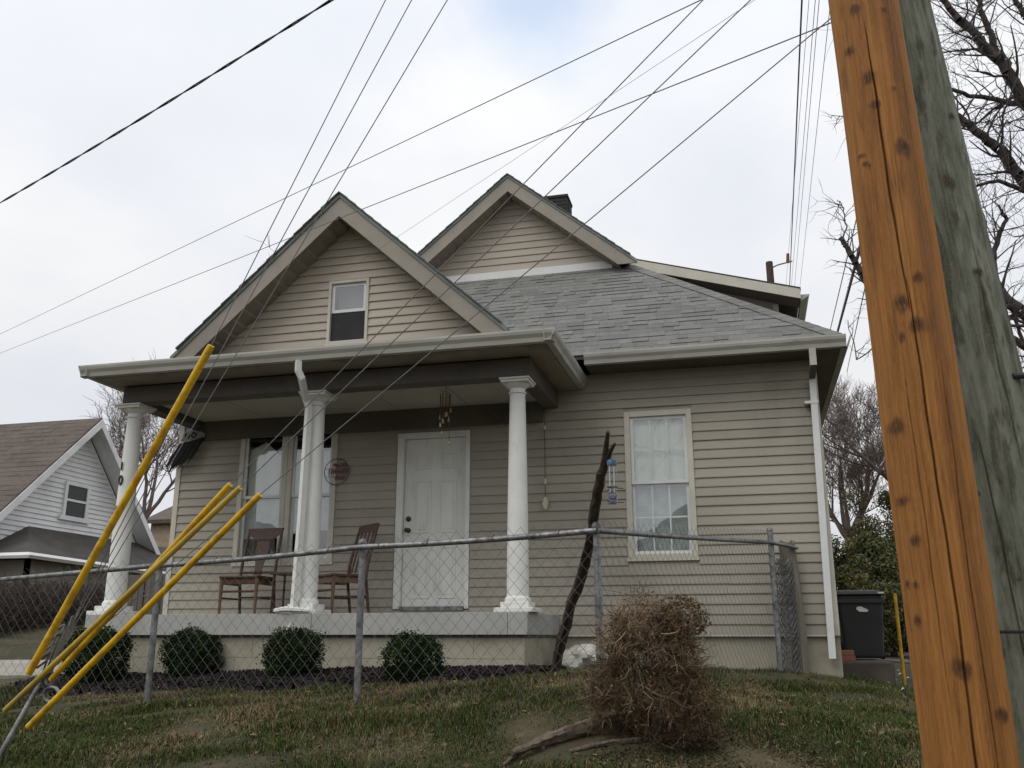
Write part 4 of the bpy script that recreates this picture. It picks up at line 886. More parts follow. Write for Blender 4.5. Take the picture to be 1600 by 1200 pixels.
# overhead lines
A0 = at(0, 304, 9); B0 = pole_meet((0, 304), (487, 0)); base = A0+(A0-B0)*.4
def twisted(A, B, r, off, turns, n=260): 
    out = [[], []]
    d = (B-A)/np.linalg.norm(B-A); u = np.cross(d, [0, 0, 1.]); u /= np.linalg.norm(u); w = np.cross(u, d)
    for i in range(n):
        t = i/(n-1); c = A*(1-t)+B*t-np.array([0, 0, .12*4*t*(1-t)])
        for k in range(2): out[k].append(c+off*(math.cos(turns*6.283*t+k*math.pi)*u+math.sin(turns*6.283*t+k*math.pi)*w))
    return out
tw = twisted(base, B0, .008, .0052, 15); m = MB()
for s_ in tw: m.tube([p-base for p in s_], .0052, 5)
o = m.build('service_cable', 'cable_black'); o.location = tuple(base); tag(o, 'thick twisted black service cable crossing the upper left sky', 'cable')
def far_line(a, b, da, label, r, mat='cable_steel', ext=.3):
    A = at(*a, da); B = pole_meet(a, b); A2 = A+(A-B)*ext; return cable(A2, B, r, label, mat=mat, sag=.0)
far_line((0, 522), (1095, 0), 16, 'upper of the two long wires crossing the sky left of the porch gable', .0055)
far_line((0, 552), (910, 190), 16, 'lower of the two long wires, passing the porch gable peak', .0055)
A = at(540, 424, 8.4); B = pole_meet((621, 373), (1180, 0)); cable(A, B, .0022, 'very thin wire running from the porch gable up to the brown pole', sag=0)
fp = at(1203, 425, 32)
fpole = thing('far_utility_pole', 'distant utility pole top with a bracket arm behind the side dormer', 'utility pole', (fp[0], fp[1], gz(fp[0], fp[1])), 'utility poles')
zt_ = at(1203, 408, 32)[2]
MB().tube([(fp[0], fp[1], gz(fp[0], fp[1])-.2), (fp[0], fp[1], zt_)], [.16, .12], 10).build('shaft', 'bark_brown', fpole)
MB().tube([at(1205, 419, 32), at(1215, 414, 32), at(1238, 408, 31.8)], .025, 6).build('bracket_arm', 'galv', fpole)
MB().tube([at(1231, 411, 31.8), at(1231, 396, 31.8)], [.06, .05], 8).build('insulator', 'brick_red', fpole)
VL = [((1253, 0), (1234, 440), .045, 'cable_black', 'thick black vertical looking cable left of the brown pole'),
      ((1264, 0), (1228, 446), .014, 'cable_steel', 'thin wire immediately right of the thick black cable'),
      ((1274, 0), (1237, 440), .018, 'cable_steel', 'second thin wire right of the thick black cable'),
      ((1280, 0), (1242, 442), .018, 'cable_steel', 'third thin wire right of the thick black cable'),
      ((1298, 0), (1250, 447), .018, 'cable_steel', 'outermost thin wire nearest the brown pole top')]
for a, b, r, mt, lb in VL:
    e = (a[0]+(a[0]-b[0])*.9, a[1]-(b[1]-a[1])*.9); rr_ = ray(*e); near_ = rr_*(7.6/rr_[2]); far_ = at(*b, 31.9)
    f2 = far_+(far_-near_)*.15 if b[1] > 430 else far_
    cable(near_, f2, r*.55, lb, mat=mt)
HL = [((1343, 322), (1298, 512), .03, 'cable_steel', 'thin wire left of the black cable at the right roof corner'),
      ((1349, 368), (1309, 518), .085, 'cable_black', 'thick black cable dropping behind the right roof corner'),
      ((1354, 438), (1333, 536), .03, 'cable_steel', 'thin wire right of the black cable at the roof corner')]
for a, b, r, mt, lb in HL:
    e = (a[0]+(a[0]-b[0])*3.2, a[1]-(b[1]-a[1])*3.2); near_ = at(*e, 6.5); far_ = at(*b, 22); cable(near_, far_+(far_-near_)*.5, r*.62, lb, mat=mt)
for (a, b, lb) in (((1288, 648), (1420, 672), 'upper of two far wires crossing the bare trees'), ((1288, 655), (1420, 702), 'lower of two far wires crossing the bare trees')):
    cable(at(*a, 24)+(at(*a, 24)-at(*b, 20))*.2, at(*b, 20)+(at(*b, 20)-at(*a, 24))*2, .006, lb)

# ------------------------------------------------------------------ plants
def leaf_cloud(n, fn, size, colfn, seed):
    r = np.random.default_rng(seed); C = fn(r, n); d = r.normal(size=(len(C), 3)); d /= np.linalg.norm(d, axis=1, keepdims=True)
    e = np.cross(d, r.normal(size=(len(C), 3))); e /= np.linalg.norm(e, axis=1, keepdims=True)
    s = size*r.uniform(.6, 1.3, (len(C), 1)); V = np.stack([C-d*s, C+e*s*.45, C+d*s, C-e*s*.45], 1).reshape(-1, 3)
    col = np.repeat(colfn(r, C), 4, 0); return V, np.arange(len(V)).reshape(-1, 4), col
bl = ['round clipped boxwood bush nearest the left porch column, behind the yellow guards', 'round clipped boxwood bush right of the second fence post from the left', 'round clipped boxwood bush below the middle porch column', 'round clipped boxwood bush below the front door, right of the fence post']
bl[1] = 'round clipped boxwood bush below the left chair, right of the yellow guards'
for i, (x, y, w, sc_) in enumerate(((146, 1074, 95, 1.0), (298, 1064, 88, .94), (456, 1066, 90, .96), (645, 1072, 90, .92))):
    b = hit(x, y-1)
    def ball(r, n, i=i):
        d = r.normal(size=(n, 3)); d /= np.linalg.norm(d, axis=1, keepdims=True); a = i*1.7
        bump = 1+.10*np.sin(d[:, 0]*5+1+a)*np.sin(d[:, 2]*4+2+a)+.08*np.sin(d[:, 1]*8+d[:, 0]*6+a)+.05*np.sin(d[:, 2]*13+d[:, 1]*11+2*a)
        rad = np.where(r.random(n) < .72, r.uniform(.80, 1.04, n), np.where(r.random(n) < .1, r.uniform(1.04, 1.22, n), r.uniform(.2, .9, n)))
        C = d*(rad*bump)[:, None]; C[:, 2] = np.clip(C[:, 2], -.82, 2); C = np.sign(C)*np.abs(C)**(.86+.05*(i % 3)); return C*np.array([.265, .255, .25])
    V, Fq, cc_ = leaf_cloud(15000, ball, .0125, lambda r, C: np.stack([.013+.014*r.random(len(C)), .027+.025*r.random(len(C)), .006+.006*r.random(len(C))], -1)*(.8+.3*np.sin(C[:, 0:1]*31+i)*np.sin(C[:, 2:3]*27+2*i)), 5+i)
    o = thing('boxwood_bush', bl[i], 'bush', (b[0], b[1], gz(b[0], b[1])), 'round boxwood bushes along the porch')
    np_mesh('foliage', V+np.array([0, 0, .24]), Fq, 'bush_leaf', o, cc_, local=True)
    MB().tube([(0, 0, -.05), (.01, 0, .1), (0, .01, .25)], [.03, .022, .015], 6).tube([(.01, 0, .08), (.1, .03, .25)], [.015, .008], 5).tube([(.0, 0, .08), (-.1, -.03, .25)], [.015, .008], 5).build('stem', 'bark_brown', o, local=True)
    d = b@FW; k = w*d/F/.53; o.scale = (k, k, k*sc_); o.rotation_euler.z = i*.3
# mulch bed along the porch
def in_bed(x, y):
    top = YF+.05; return (y < top) & (x > -7.1) & (x < -1.75) & (y > 7.72+.10*np.sin(x*3.1)+.05*np.sin(x*8)+(x+4.5)*-.10)
mr_ = np.random.default_rng(11); n = 9000; X = mr_.uniform(-7.1, -1.75, n); Y = mr_.uniform(7.3, 9.04, n); k = in_bed(X, Y); X, Y = X[k], Y[k]
Z = ground(X, Y)+.04+.03*mr_.random(len(X)); d = mr_.normal(size=(len(X), 3))*np.array([1, 1, .45]); d /= np.linalg.norm(d, axis=1, keepdims=True); ln = mr_.uniform(.015, .05, len(X))
P = np.stack([X, Y, Z], -1); V1, F1 = segs(P-d*ln[:, None]*.5, P+d*ln[:, None]*.5, mr_.uniform(.004, .014, len(X)), mr_.uniform(.003, .012, len(X)), 4)
bx_, by_ = np.meshgrid(np.arange(-7.1, -1.75, .06), np.arange(7.3, 9.05, .06)); okb = in_bed(bx_.ravel(), by_.ravel())
zb_ = ground(bx_.ravel(), by_.ravel())+.035+mr_.uniform(0, .035, bx_.size); zb_[~okb] -= .10
nb_ = bx_.shape[1]; ii = (np.arange(bx_.shape[0]-1)[:, None]*nb_+np.arange(nb_-1)[None]).ravel(); q = np.stack([ii, ii+1, ii+1+nb_, ii+nb_], -1); q = q[okb[q].sum(1) >= 2]
V2 = np.stack([bx_.ravel(), by_.ravel(), zb_], -1)
kind(np_mesh('mulch', np.concatenate([V2, V1]), np.concatenate([q, F1+len(V2)]), 'mulch'), 'stuff')

# grass: short mixed turf
gr = np.random.default_rng(21); n = 900000
X = gr.uniform(-7.2, 4.2, n); Y = gr.uniform(3.9, 10.8, n)
q_ = np.stack([X, Y, np.full(n, -.6)], -1); k_ = q_@FW; u_ = 800+F*(q_@RT)/k_; v_ = 600-F*(q_@UP)/k_
dens = ((Y < 7.6) | (gr.random(n) < .7)) & (((u_ > -60) & (u_ < 1660) & (v_ < 1290)) | (gr.random(n) < .2))
inside = (Y > D-.1) & (X < XR+.05); bed = in_bed(X, Y) | ((Y > YF-.05) & (X < SX1+.1) & (X > SX0-.1))
def fld(x, y, seed, f, m=9):
    r = np.random.default_rng(seed); o = np.zeros_like(x)
    for _ in range(m): o += np.sin(x*r.normal(0, f)+y*r.normal(0, f)+r.uniform(0, 6.28))
    return o/math.sqrt(m/2)
bush_c = hit(1030, 1165)
bare = np.exp(-(((X-bush_c[0]-.25)/.55)**2+((Y-bush_c[1]+.1)/.38)**2))
pat = fld(X, Y, 3, 2.6)+.6*fld(X, Y, 4, 7)
keep = dens & ~inside & ~bed & (gr.random(n) > bare*.72) & (gr.random(n) > np.clip(.06+.16*pat, 0, .32))
X, Y, pat = X[keep], Y[keep], pat[keep]; n = len(X)
Z = ground(X, Y); straw = gr.random(n) < np.clip(.15+.28*pat+.38*np.exp(-((Y-7.2-(X+3)*-.1)/.35)**2), .06, .85)
straw |= gr.random(n) < bare[keep]*1.3
hgt = gr.uniform(.014, .052, n)*np.where(gr.random(n) < .06, 1.9, 1)*np.clip(1+.35*fld(X, Y, 19, 9), .5, 1.7)*(1+.3*fld(X, Y, 9, 3)); hgt = np.clip(hgt*(1-.55*np.minimum(1, bare[keep])), .010, .08); az = gr.uniform(0, 6.28, n); lean = gr.uniform(.1, 1.1, n)*np.where(straw, 1.5, 1)
wd = gr.uniform(.0013, .0030, n); u = np.stack([np.cos(az), np.sin(az), 0*az], -1); w = np.stack([-np.sin(az), np.cos(az), 0*az], -1)
B = np.stack([X, Y, Z-.005], -1); m1 = B+u*(hgt*lean*.35)[:, None]+np.array([0, 0, 1])*(hgt*.6)[:, None]; tp_ = B+u*(hgt*lean)[:, None]+np.array([0, 0, 1])*(hgt*(1-.25*np.minimum(lean, 1.4)))[:, None]
V = np.stack([B-w*wd[:, None], B+w*wd[:, None], m1+w*wd[:, None]*.8, m1-w*wd[:, None]*.8, tp_+w*wd[:, None]*.15, tp_-w*wd[:, None]*.15], 1).reshape(-1, 3)
k = np.arange(n)[:, None]*6; Fq = np.concatenate([k+np.array([0, 1, 2, 3]), k+np.array([3, 2, 4, 5])])
gcol = np.stack([.036+.028*gr.random(n), .056+.036*gr.random(n), .016+.012*gr.random(n)], -1); yel = gr.random(n) < .2; gcol[yel] = np.stack([.09+.03*gr.random(yel.sum()), .085+.03*gr.random(yel.sum()), .025+.01*gr.random(yel.sum())], -1)
scol = np.stack([.145+.11*gr.random(n), .118+.08*gr.random(n), .064+.045*gr.random(n)], -1); c_ = np.where(straw[:, None], scol, gcol)
kind(np_mesh('grass', V, Fq, 'grass_blade', None, np.repeat(c_, 6, 0)), 'stuff')
# fallen leaves and clippings
n = 4200; X = gr.uniform(-7, 3.5, n); Y = gr.uniform(4.2, 10.4, n); w_ = np.where(np.abs(Y-7.35+(X+3)*.1) < .35, 1, .45); k = (gr.random(n) < w_) & ~((Y > D-.1) & (X < XR)) & ~((Y > YF-.05) & (X < SX1)); X, Y = X[k], Y[k]; n = len(X)
C = np.stack([X, Y, ground(X, Y)+gr.uniform(.01, .05, n)], -1); d = gr.normal(size=(n, 3))*np.array([1, 1, .5]); d /= np.linalg.norm(d, axis=1, keepdims=True); e = np.cross(d, gr.normal(size=(n, 3))*np.array([.4, .4, 1])); e /= np.linalg.norm(e, axis=1, keepdims=True)
s_ = gr.uniform(.008, .026, (n, 1)); V = np.stack([C-d*s_, C+e*s_*.5+np.array([0, 0, .006]), C+d*s_, C-e*s_*.5], 1).reshape(-1, 3)
kind(np_mesh('fallen_leaves', V, np.arange(4*n).reshape(-1, 4), 'leaf_litter', None, np.repeat(np.stack([.12+.10*gr.random(n), .085+.065*gr.random(n), .05+.03*gr.random(n)], -1), 4, 0)), 'stuff')

n = 7000; a_ = gr.uniform(0, 6.28, n); q_ = gr.random(n)**.6*1.5; X = bush_c[0]+.25+.62*q_*np.cos(a_); Y = bush_c[1]-.1+.42*q_*np.sin(a_); d = gr.normal(size=(n, 3)); d /= np.linalg.norm(d, axis=1, keepdims=True)
P = np.stack([X, Y, ground(X, Y)+.003], -1); r_ = gr.uniform(.002, .008, n)*np.where(gr.random(n) < .05, 2, 1); V, Fq = segs(P-d*r_[:, None]*.8, P+d*r_[:, None]*.8, r_, r_*.5, 4)
kind(np_mesh('soil_crumbs', V, Fq, 'soil'), 'stuff')
# dead uprooted bush in front of the fence
bp = np.array([bush_c[0], bush_c[1], gz(bush_c[0], bush_c[1])]); bdp = bp@FW; pxm = bdp/F
db = thing('dead_bush', 'dead brown uprooted bush with tangled twigs lying in front of the fence', 'bush', bp)
rb = np.random.default_rng(31); S0, S1, A_, Bc = [], [], [], []
RTn = np.array([RT[0], RT[1], 0]); DEP = np.array([-RT[1], RT[0], 0])
cents = [(-52, 158, 46, 56), (-12, 188, 50, 48), (28, 166, 38, 42), (-22, 130, 72, 70), (-48, 85, 66, 60), (20, 85, 66, 70), (52, 62, 42, 52), (-6, 60, 76, 50), (-78, 72, 34, 36), (46, 120, 36, 50)]
ncur = 8200; cols = []
sub = []
for _ in range(150):
    cx, cz, rx, rz = cents[rb.integers(len(cents))]; d_ = rb.normal(size=3); d_ /= np.linalg.norm(d_); k_ = rb.random()**.5
    sub.append((cx+d_[0]*k_*rx*.95, cz+d_[2]*k_*rz*.95, d_[1]*k_*(rx+rz)*.5, rb.uniform(10, 26), rb.uniform(.6, 1.35)))
for k_ in range(22): sub.append((rb.uniform(-70, 85), rb.uniform(6, 34), rb.uniform(-45, 45), rb.uniform(12, 24), rb.uniform(.35, .6)))
for i in range(ncur):
    cx, cz, cy_, rx, tn = sub[rb.integers(len(sub))]; rz = rx; dd = rb.normal(size=3); dd /= np.linalg.norm(dd); rr = rb.random()**.55
    p = RTn*(cx+dd[0]*rr*rx)*pxm+DEP*(cy_+dd[1]*rr*rx)*pxm+np.array([0, 0, max(6, cz+dd[2]*rr*rz)*pxm])
    outd = RTn*(dd[0]*.6+cx/150)+DEP*dd[1]+np.array([0, 0, dd[2]*.8+.35]); v = outd*.8+rb.normal(size=3)*.7; v /= np.linalg.norm(v)
    L = rb.uniform(.04, .13)*(1.9 if rb.random() < .07 else 1); ns = 3; r0 = rb.choice([.0014, .0021, .0034], p=[.5, .35, .15]); tone = rb.random()
    c = np.array([.19, .132, .082]) if tone < .6 else (np.array([.34, .265, .175]) if tone < .78 else np.array([.075, .045, .028])); c = c*rb.uniform(.75, 1.2)*tn*(1.25 if cz > 150 else .9)
    for k in range(ns):
        v = v+rb.normal(size=3)*.35; v[2] -= .06; v /= np.linalg.norm(v); q = p+v*L/ns
        if q[2] < .004: q[2] = .004
        S0.append(p); S1.append(q); A_.append(r0*(1-.25*k)); Bc.append(r0*(.75-.2*k)); cols.append(c); p = q
V, Fq = segs(S0, S1, A_, Bc, 3)
kind(np_mesh('twigs', V, Fq, 'dead_twig', db, np.repeat(np.array(cols), 6, 0), local=True), 'stuff')
# remaining leaves, dry brown and a few green at the top right
def cl_fn(r, n):
    out = []
    for i in range(n):
        cx, cz, rx, rz = cents[r.integers(len(cents))]; d = r.normal(size=3); d /= np.linalg.norm(d); d *= r.uniform(.55, 1.0)
        if r.random() < .42: cx, cz, rx, rz = 42, 190, 50, 40
        out.append(RTn*(cx+d[0]*rx)*pxm+DEP*d[1]*rx*pxm+np.array([0, 0, max(8, cz+d[2]*rz)*pxm]))
    return np.array(out)
def cl_col(r, C):
    s = C@RTn/pxm; g = ((s > 0) & (C[:, 2]/pxm > 135) & (r.random(len(C)) < .38)); c = np.stack([.14+.07*r.random(len(C)), .085+.04*r.random(len(C)), .045+.02*r.random(len(C))], -1)
    c[g] = np.stack([.05+.03*r.random(g.sum()), .058+.03*r.random(g.sum()), .025+.015*r.random(g.sum())], -1); return c
V, Fq, cc_ = leaf_cloud(4200, cl_fn, .013, cl_col, 3); kind(np_mesh('dry_leaves', V, Fq, 'leaf_litter', db, cc_, local=True), 'stuff')
for k_ in range(11):
    a_ = rb.uniform(-1, 1); e_ = RTn*a_*62*pxm+DEP*rb.uniform(-35, 35)*pxm+np.array([0, 0, rb.uniform(110, 205)*pxm]); s_ = RTn*(a_*25+rb.uniform(-12, 20))*pxm+np.array([0, 0, .02])
    w1_ = s_*.65+e_*.35+rb.normal(size=3)*.03; w2_ = s_*.3+e_*.7+rb.normal(size=3)*.03; MB().tube([s_, w1_, w2_, e_], [.012, .009, .006, .003], 6).build('stem', 'root_bark', db, local=True)
def rough_tube(P, r, name, mat, par, seed, n=10, m=26, amp=.16):
    q = np.random.default_rng(seed); P = [np.array(p, float) for p in P]; cum = np.concatenate([[0], np.cumsum([np.linalg.norm(b-a) for a, b in zip(P[:-1], P[1:])])])
    tt = np.linspace(0, cum[-1], m); C = np.stack([np.interp(tt, cum, [p[k] for p in P]) for k in range(3)], -1); R = np.interp(tt, cum, r)
    C[1:-1] += q.normal(size=(m-2, 3))*R[1:-1, None]*.10; mb = MB().tube(C, R, n); ph = q.uniform(0, 6.28, n)
    for i_ in range(m):
        for k in range(n):
            v = np.array(mb.v[i_*n+k]); f = 1+amp*math.sin(3*k*6.283/n+ph[0]+i_*.13)+amp*.8*math.sin(ph[k]+i_*.5)+q.normal()*amp*.35; mb.v[i_*n+k] = tuple(C[i_]+(v-C[i_])*f)
    return mb.build(name, mat, par)
for kk, (pts_, r0) in enumerate((([(985, 1128), (915, 1138), (862, 1155), (800, 1178)], .046), ([(960, 1120), (905, 1126), (868, 1142)], .024), ([(1000, 1150), (950, 1152), (890, 1165)], .016), ([(850, 1158), (820, 1160), (786, 1186)], .012), ([(1090, 1100), (1106, 1128), (1112, 1150)], .018), ([(880, 1146), (840, 1152), (815, 1166)], .010))):
    W_ = []
    for i, (x, y) in enumerate(pts_):
        h = hit(x, min(y+14, 1199)); W_.append(np.array([h[0], h[1], gz(h[0], h[1])+r0*(1.0 if i else 1.5)]))
    rough_tube(W_, [r0*1.25, r0, r0*.75, r0*.35][:len(W_)], 'root', 'root_bark', db, kk)
# leaning branch behind the fence corner with the feeder hung on it
b0 = at(864, 1053, 8.0); b0[2] = gz(b0[0], b0[1]); mid = at(926, 826, 6.52); dl = mid-b0; tip = mid+dl*.64
lb_ = thing('leaning_branch', 'bare forked dark branch leaning against the fence rail at its corner', 'branch', b0)
tb = at(949, 716, 6.52-.36*.9)
P_ = [b0-np.array([0, 0, .05]), at(886, 965, 7.35), at(908, 900, 6.95), mid, at(934, 765, 6.3), at(946, 716, 6.15)]
rough_tube(P_, [.040, .042, .038, .036, .032, .028], 'stem', 'bark_brown', lb_, 50, 12, 40, .10)
MB().tube([at(945, 722, 6.16), at(947, 698, 6.08), at(950, 674, 6.0)], [.026, .019, .012], 8).build('fork', 'bark_brown', lb_, smooth=True)
MB().tube([at(946, 724, 6.16), at(953, 706, 6.08), at(961, 693, 6.02)], [.024, .016, .009], 8).build('fork', 'bark_brown', lb_, smooth=True)
MB().tube([at(929, 800, 6.4), at(937, 738, 6.2)], [.004, .022], 6).build('bark_flake', 'bark_brown', lb_)
FDp = 6.05; f0 = at(955, 716, FDp); f1 = at(959, 797, FDp); fx, fy_ = (f0[0]+f1[0])/2, (f0[1]+f1[1])/2
fd = thing('bird_feeder', 'clear tube bird feeder with blue cap and perches hanging from the leaning branch', 'bird feeder', (fx, fy_, f1[2]))
H = f0[2]-f1[2]
MB().lathe([(.031, .03), (.031, H*.9)], (0, 0, 0), 20).build('tube', 'clear_plastic', fd, local=True, smooth=True)
MB().lathe([(.034, H*.88), (.034, H*.97), (.026, H), (.004, H+.005)], (0, 0, 0), 20).build('cap', 'blue_plastic', fd, local=True, smooth=True)
MB().lathe([(.004, 0), (.034, 0), (.035, .028), (.03, .032)], (0, 0, 0), 20).build('base', 'blue_plastic', fd, local=True, smooth=True)
MB().lathe([(.026, .034), (.026, .06), (.01, .07)], (0, 0, 0), 14).build('seed_fill', 'seed', fd, local=True)
for zc in (.045, H*.42):
    for a in (0.2, 2.2, 4.3): MB().tube([(.03*math.cos(a), .03*math.sin(a), zc), (.07*math.cos(a), .07*math.sin(a), zc-.002)], .003, 5).build('perch', 'black_metal', fd, local=True)
MB().lathe([(.0325, H*.43), (.034, H*.435), (.034, H*.46), (.0325, H*.465)], (0, 0, 0), 20).build('port_ring', 'galv', fd, local=True)
MB().tube([(.026*math.sin(t)+.002, -.032-.002, H*.26+.02*math.cos(t)) for t in np.linspace(0, 6.28, 14)], .005, 5).build('port', 'label_blue', fd, local=True)
MB().poly([(.032*math.sin(a), -.0325*math.cos(a), zz) for zz in (.04, .085) for a in np.linspace(-.8, .9, 9)], [(i, i+1, 10+i, 9+i) for i in range(8)]).build('sticker', 'label_blue', fd, local=True)
for a in (0.9, -.9): MB().tube([(.018*math.sin(a), -.02, .05), (.018*math.sin(a), -.02, H*.88)], .003, 5).build('guide_rod', 'vinyl_white', fd, local=True)
hk = at(955, 704, 6.06)-np.array([fx, fy_, f1[2]]); MB().tube([(0, 0, H), tuple(hk)], .002, 5).build('hanger', 'black_metal', fd, local=True)

# white plastic bag beside the porch
wb = onY(897, 1030, 9.75)
bag = thing('plastic_bag', 'crumpled white plastic sheet bundle on the ground at the right end of the porch', 'bag', (wb[0], wb[1]+.25, gz(wb[0], wb[1]+.25)))
rb2 = np.random.default_rng(6); nu, nv = 36, 22; vv = []
for j in range(nv):
    ph = math.pi*j/(nv-1)-math.pi/2
    for i in range(nu):
        t = 2*math.pi*i/nu; fold = 1+.13*math.sin(5*t+3*ph)+.11*math.sin(9*t-4*ph+1)+.09*abs(math.sin(6.5*t+6*ph))
        x = .25*max(0, math.cos(ph))**.6*math.cos(t)*fold; y = .2*max(0, math.cos(ph))**.6*math.sin(t)*fold; z = .115+.115*math.sin(ph)*(1+.22*math.sin(3*t+.7)+.12*math.sin(7*t+5*ph))
        vv.append((x+.03, y, max(.0, z+.02*math.sin(4*t))))
fs = [(j*nu+i, j*nu+(i+1) % nu, (j+1)*nu+(i+1) % nu, (j+1)*nu+i) for j in range(nv-1) for i in range(nu)]
m = MB().poly(vv, fs); m.build('sheet', 'bag_plastic', bag, local=True, smooth=True)

# ------------------------------------------------------------------ right side: bin, step, bricks, marker post
YS_ = 11.15; stz = onY(1350, 1034, YS_)[2]; sxa = onY(1313, 1050, YS_)[0]; sxb = onY(1399, 1050, YS_)[0]
stp = thing('concrete_step', 'low dark concrete slab beside the right house corner under the bin', 'step', ((sxa+sxb)/2, YS_, stz-.3))
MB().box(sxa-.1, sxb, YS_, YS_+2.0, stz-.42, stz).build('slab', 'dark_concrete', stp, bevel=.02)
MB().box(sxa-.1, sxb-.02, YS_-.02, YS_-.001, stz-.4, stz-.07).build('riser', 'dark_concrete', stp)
YB_ = 12.0; bw0 = onY(1311, 980, YB_)[0]; bw1 = onY(1386, 980, YB_)[0]; bht = onY(1350, 922, YB_)[2]-stz; bcx = (bw0+bw1)/2; bw = bw1-bw0
bn = thing('wheelie_bin', 'black wheeled rubbish bin with a torn white sticker beside the house', 'bin', (bcx, YB_+.3, stz+.001))
b2, t2 = bw*.40, bw*.48; H = bht*.93
MB().poly([(-b2, -.24, 0.02), (b2, -.24, .02), (b2, .24, .02), (-b2, .24, .02), (-t2, -.3, H), (t2, -.3, H), (t2, .3, H), (-t2, .3, H)], [(0, 3, 2, 1), (0, 1, 5, 4), (1, 2, 6, 5), (2, 3, 7, 6), (3, 0, 4, 7), (4, 5, 6, 7)]).build('body', 'bin_plastic', bn, local=True, bevel=.03)
MB().box(-t2-.015, t2+.015, -.315, .31, H-.10, H-.05).build('rim', 'bin_plastic', bn, local=True, bevel=.01)
lid = MB().poly([(-t2-.03, -.34, H+.005), (t2+.03, -.34, H+.005), (t2+.03, .33, H+.01), (-t2-.03, .33, H+.01), (-t2, -.28, H+.045), (t2, -.28, H+.045), (t2-.02, .3, H+.085), (-t2+.02, .3, H+.085)], [(0, 3, 2, 1), (0, 1, 5, 4), (1, 2, 6, 5), (2, 3, 7, 6), (3, 0, 4, 7), (4, 5, 6, 7)]).build('lid', 'bin_plastic', bn, local=True, bevel=.012)
for s in (-1, 1):
    MB().box(s*t2*.98-.03, s*t2*.98+.03, -.2, .1, H*.70, H*.76).build('handle', 'bin_plastic', bn, local=True, bevel=.008)
    MB().tube([(s*(b2+.01), .17, .1), (s*(b2+.05), .17, .1)], .1, 18).build('wheel', 'rubber', bn, local=True)
sp_ = [(-.05, .78), (-.02, .74), (.06, .735), (.075, .76), (.05, .785), (.0, .82), (-.04, .815)]
MB().prism([(x*1.1, -.29-(z-.7)*.02, z*H) for x, z in sp_], (0, -.004, 0)).build('sticker', 'paper_white', bn, local=True)
MB().box(t2-.06, t2+.01, -.352, -.341, H+.012, H+.03).build('sticker', 'paper_white', bn, local=True)
br = thing('brick_stack', 'two loose red bricks stacked against the right house corner', 'bricks', (onY(1320, 1026, YS_+.2)[0], YS_+.22, stz))
MB().box(-.11, .11, -.05, .05, .001, .058).build('brick', 'brick_red', br, local=True, bevel=.004); MB().box(-.13, .10, -.04, .06, .06, .12).build('brick', 'brick_red', br, local=True, bevel=.004)
mp0 = hit(1414, 1072); md_ = mp0@FW; mt_ = at(1409, 925, md_)
tag(MB().tube([(0, 0, -.1), (-.005, 0, (mt_-mp0)[2])], [.022, .022], 12).build('marker_post', 'yellow_plastic', None, smooth=True), 'slim yellow post half hidden by the left edge of the brown pole', 'post').location = tuple(mp0)
lt = MB(); lr2 = random.Random(9)
for x, y in ((1388, 1036), (1394, 1041), (1404, 1046), (1408, 1052), (1417, 1030), (1420, 1058), (1398, 1060), (1412, 1078)):
    p = hit(x, y+6); s = lr2.uniform(.02, .05); lt.poly([p+np.array([-s, 0, .03]), p+np.array([0, -s, .05]), p+np.array([s, 0, .03]), p+np.array([0, s, .06])], [(0, 1, 2, 3)])
kind(lt.build('litter', 'paper_white'), 'stuff')

# ------------------------------------------------------------------ trees
def grow(rng, start, d, length, rad, depth, out, up=.12, spread=.75, kids=(4, 6), wig=.22, min_r=.003, ratio=.58):
    n = max(3, int(length/(.10+rad*2.5))); n = min(n, 9); p = np.array(start, float); v = np.array(d, float); v /= np.linalg.norm(v); pts = [p.copy()]
    for i in range(n):
        v = v+rng.normal(size=3)*wig*.6; v[2] += up*.3; v /= np.linalg.norm(v); q = p+v*length/n
        r0 = rad*(1-.65*i/n); r1 = rad*(1-.65*(i+1)/n); out.append((p, q, r0, r1, depth)); p = q; pts.append((p.copy(), v.copy()))
    if depth <= 0: return
    for k in range(rng.integers(*kids)):
        i = rng.integers(max(1, n//4), n+1); q, vv = pts[i]; s = rng.normal(size=3); s -= vv*(s@vv); s /= np.linalg.norm(s)
        nd = vv*(1-spread*.5)+s*spread*rng.uniform(.5, 1.1); nd[2] += up
        rr = max(min_r, rad*(1-.65*i/n)*ratio*rng.uniform(.7, 1.05)); grow(rng, q, nd, length*ratio*rng.uniform(.75, 1.15), rr, depth-1, out, up, spread, kids, wig, min_r, ratio)
def tree_parts(t, out, thr, tm='bark_grey', cm='twig_grey', n=5):
    S = [o for o in out if max(o[2], o[3]) >= thr]; C = [o for o in out if max(o[2], o[3]) < thr]
    for nm, L, mt, k in (('trunk', S, tm, 8), ('crown', C, cm, 3)):
        if L: V, Fq = segs([o[0] for o in L], [o[1] for o in L], [o[2] for o in L], [o[3] for o in L], k); np_mesh(nm, V, Fq, mt, t, smooth=(k > 4))
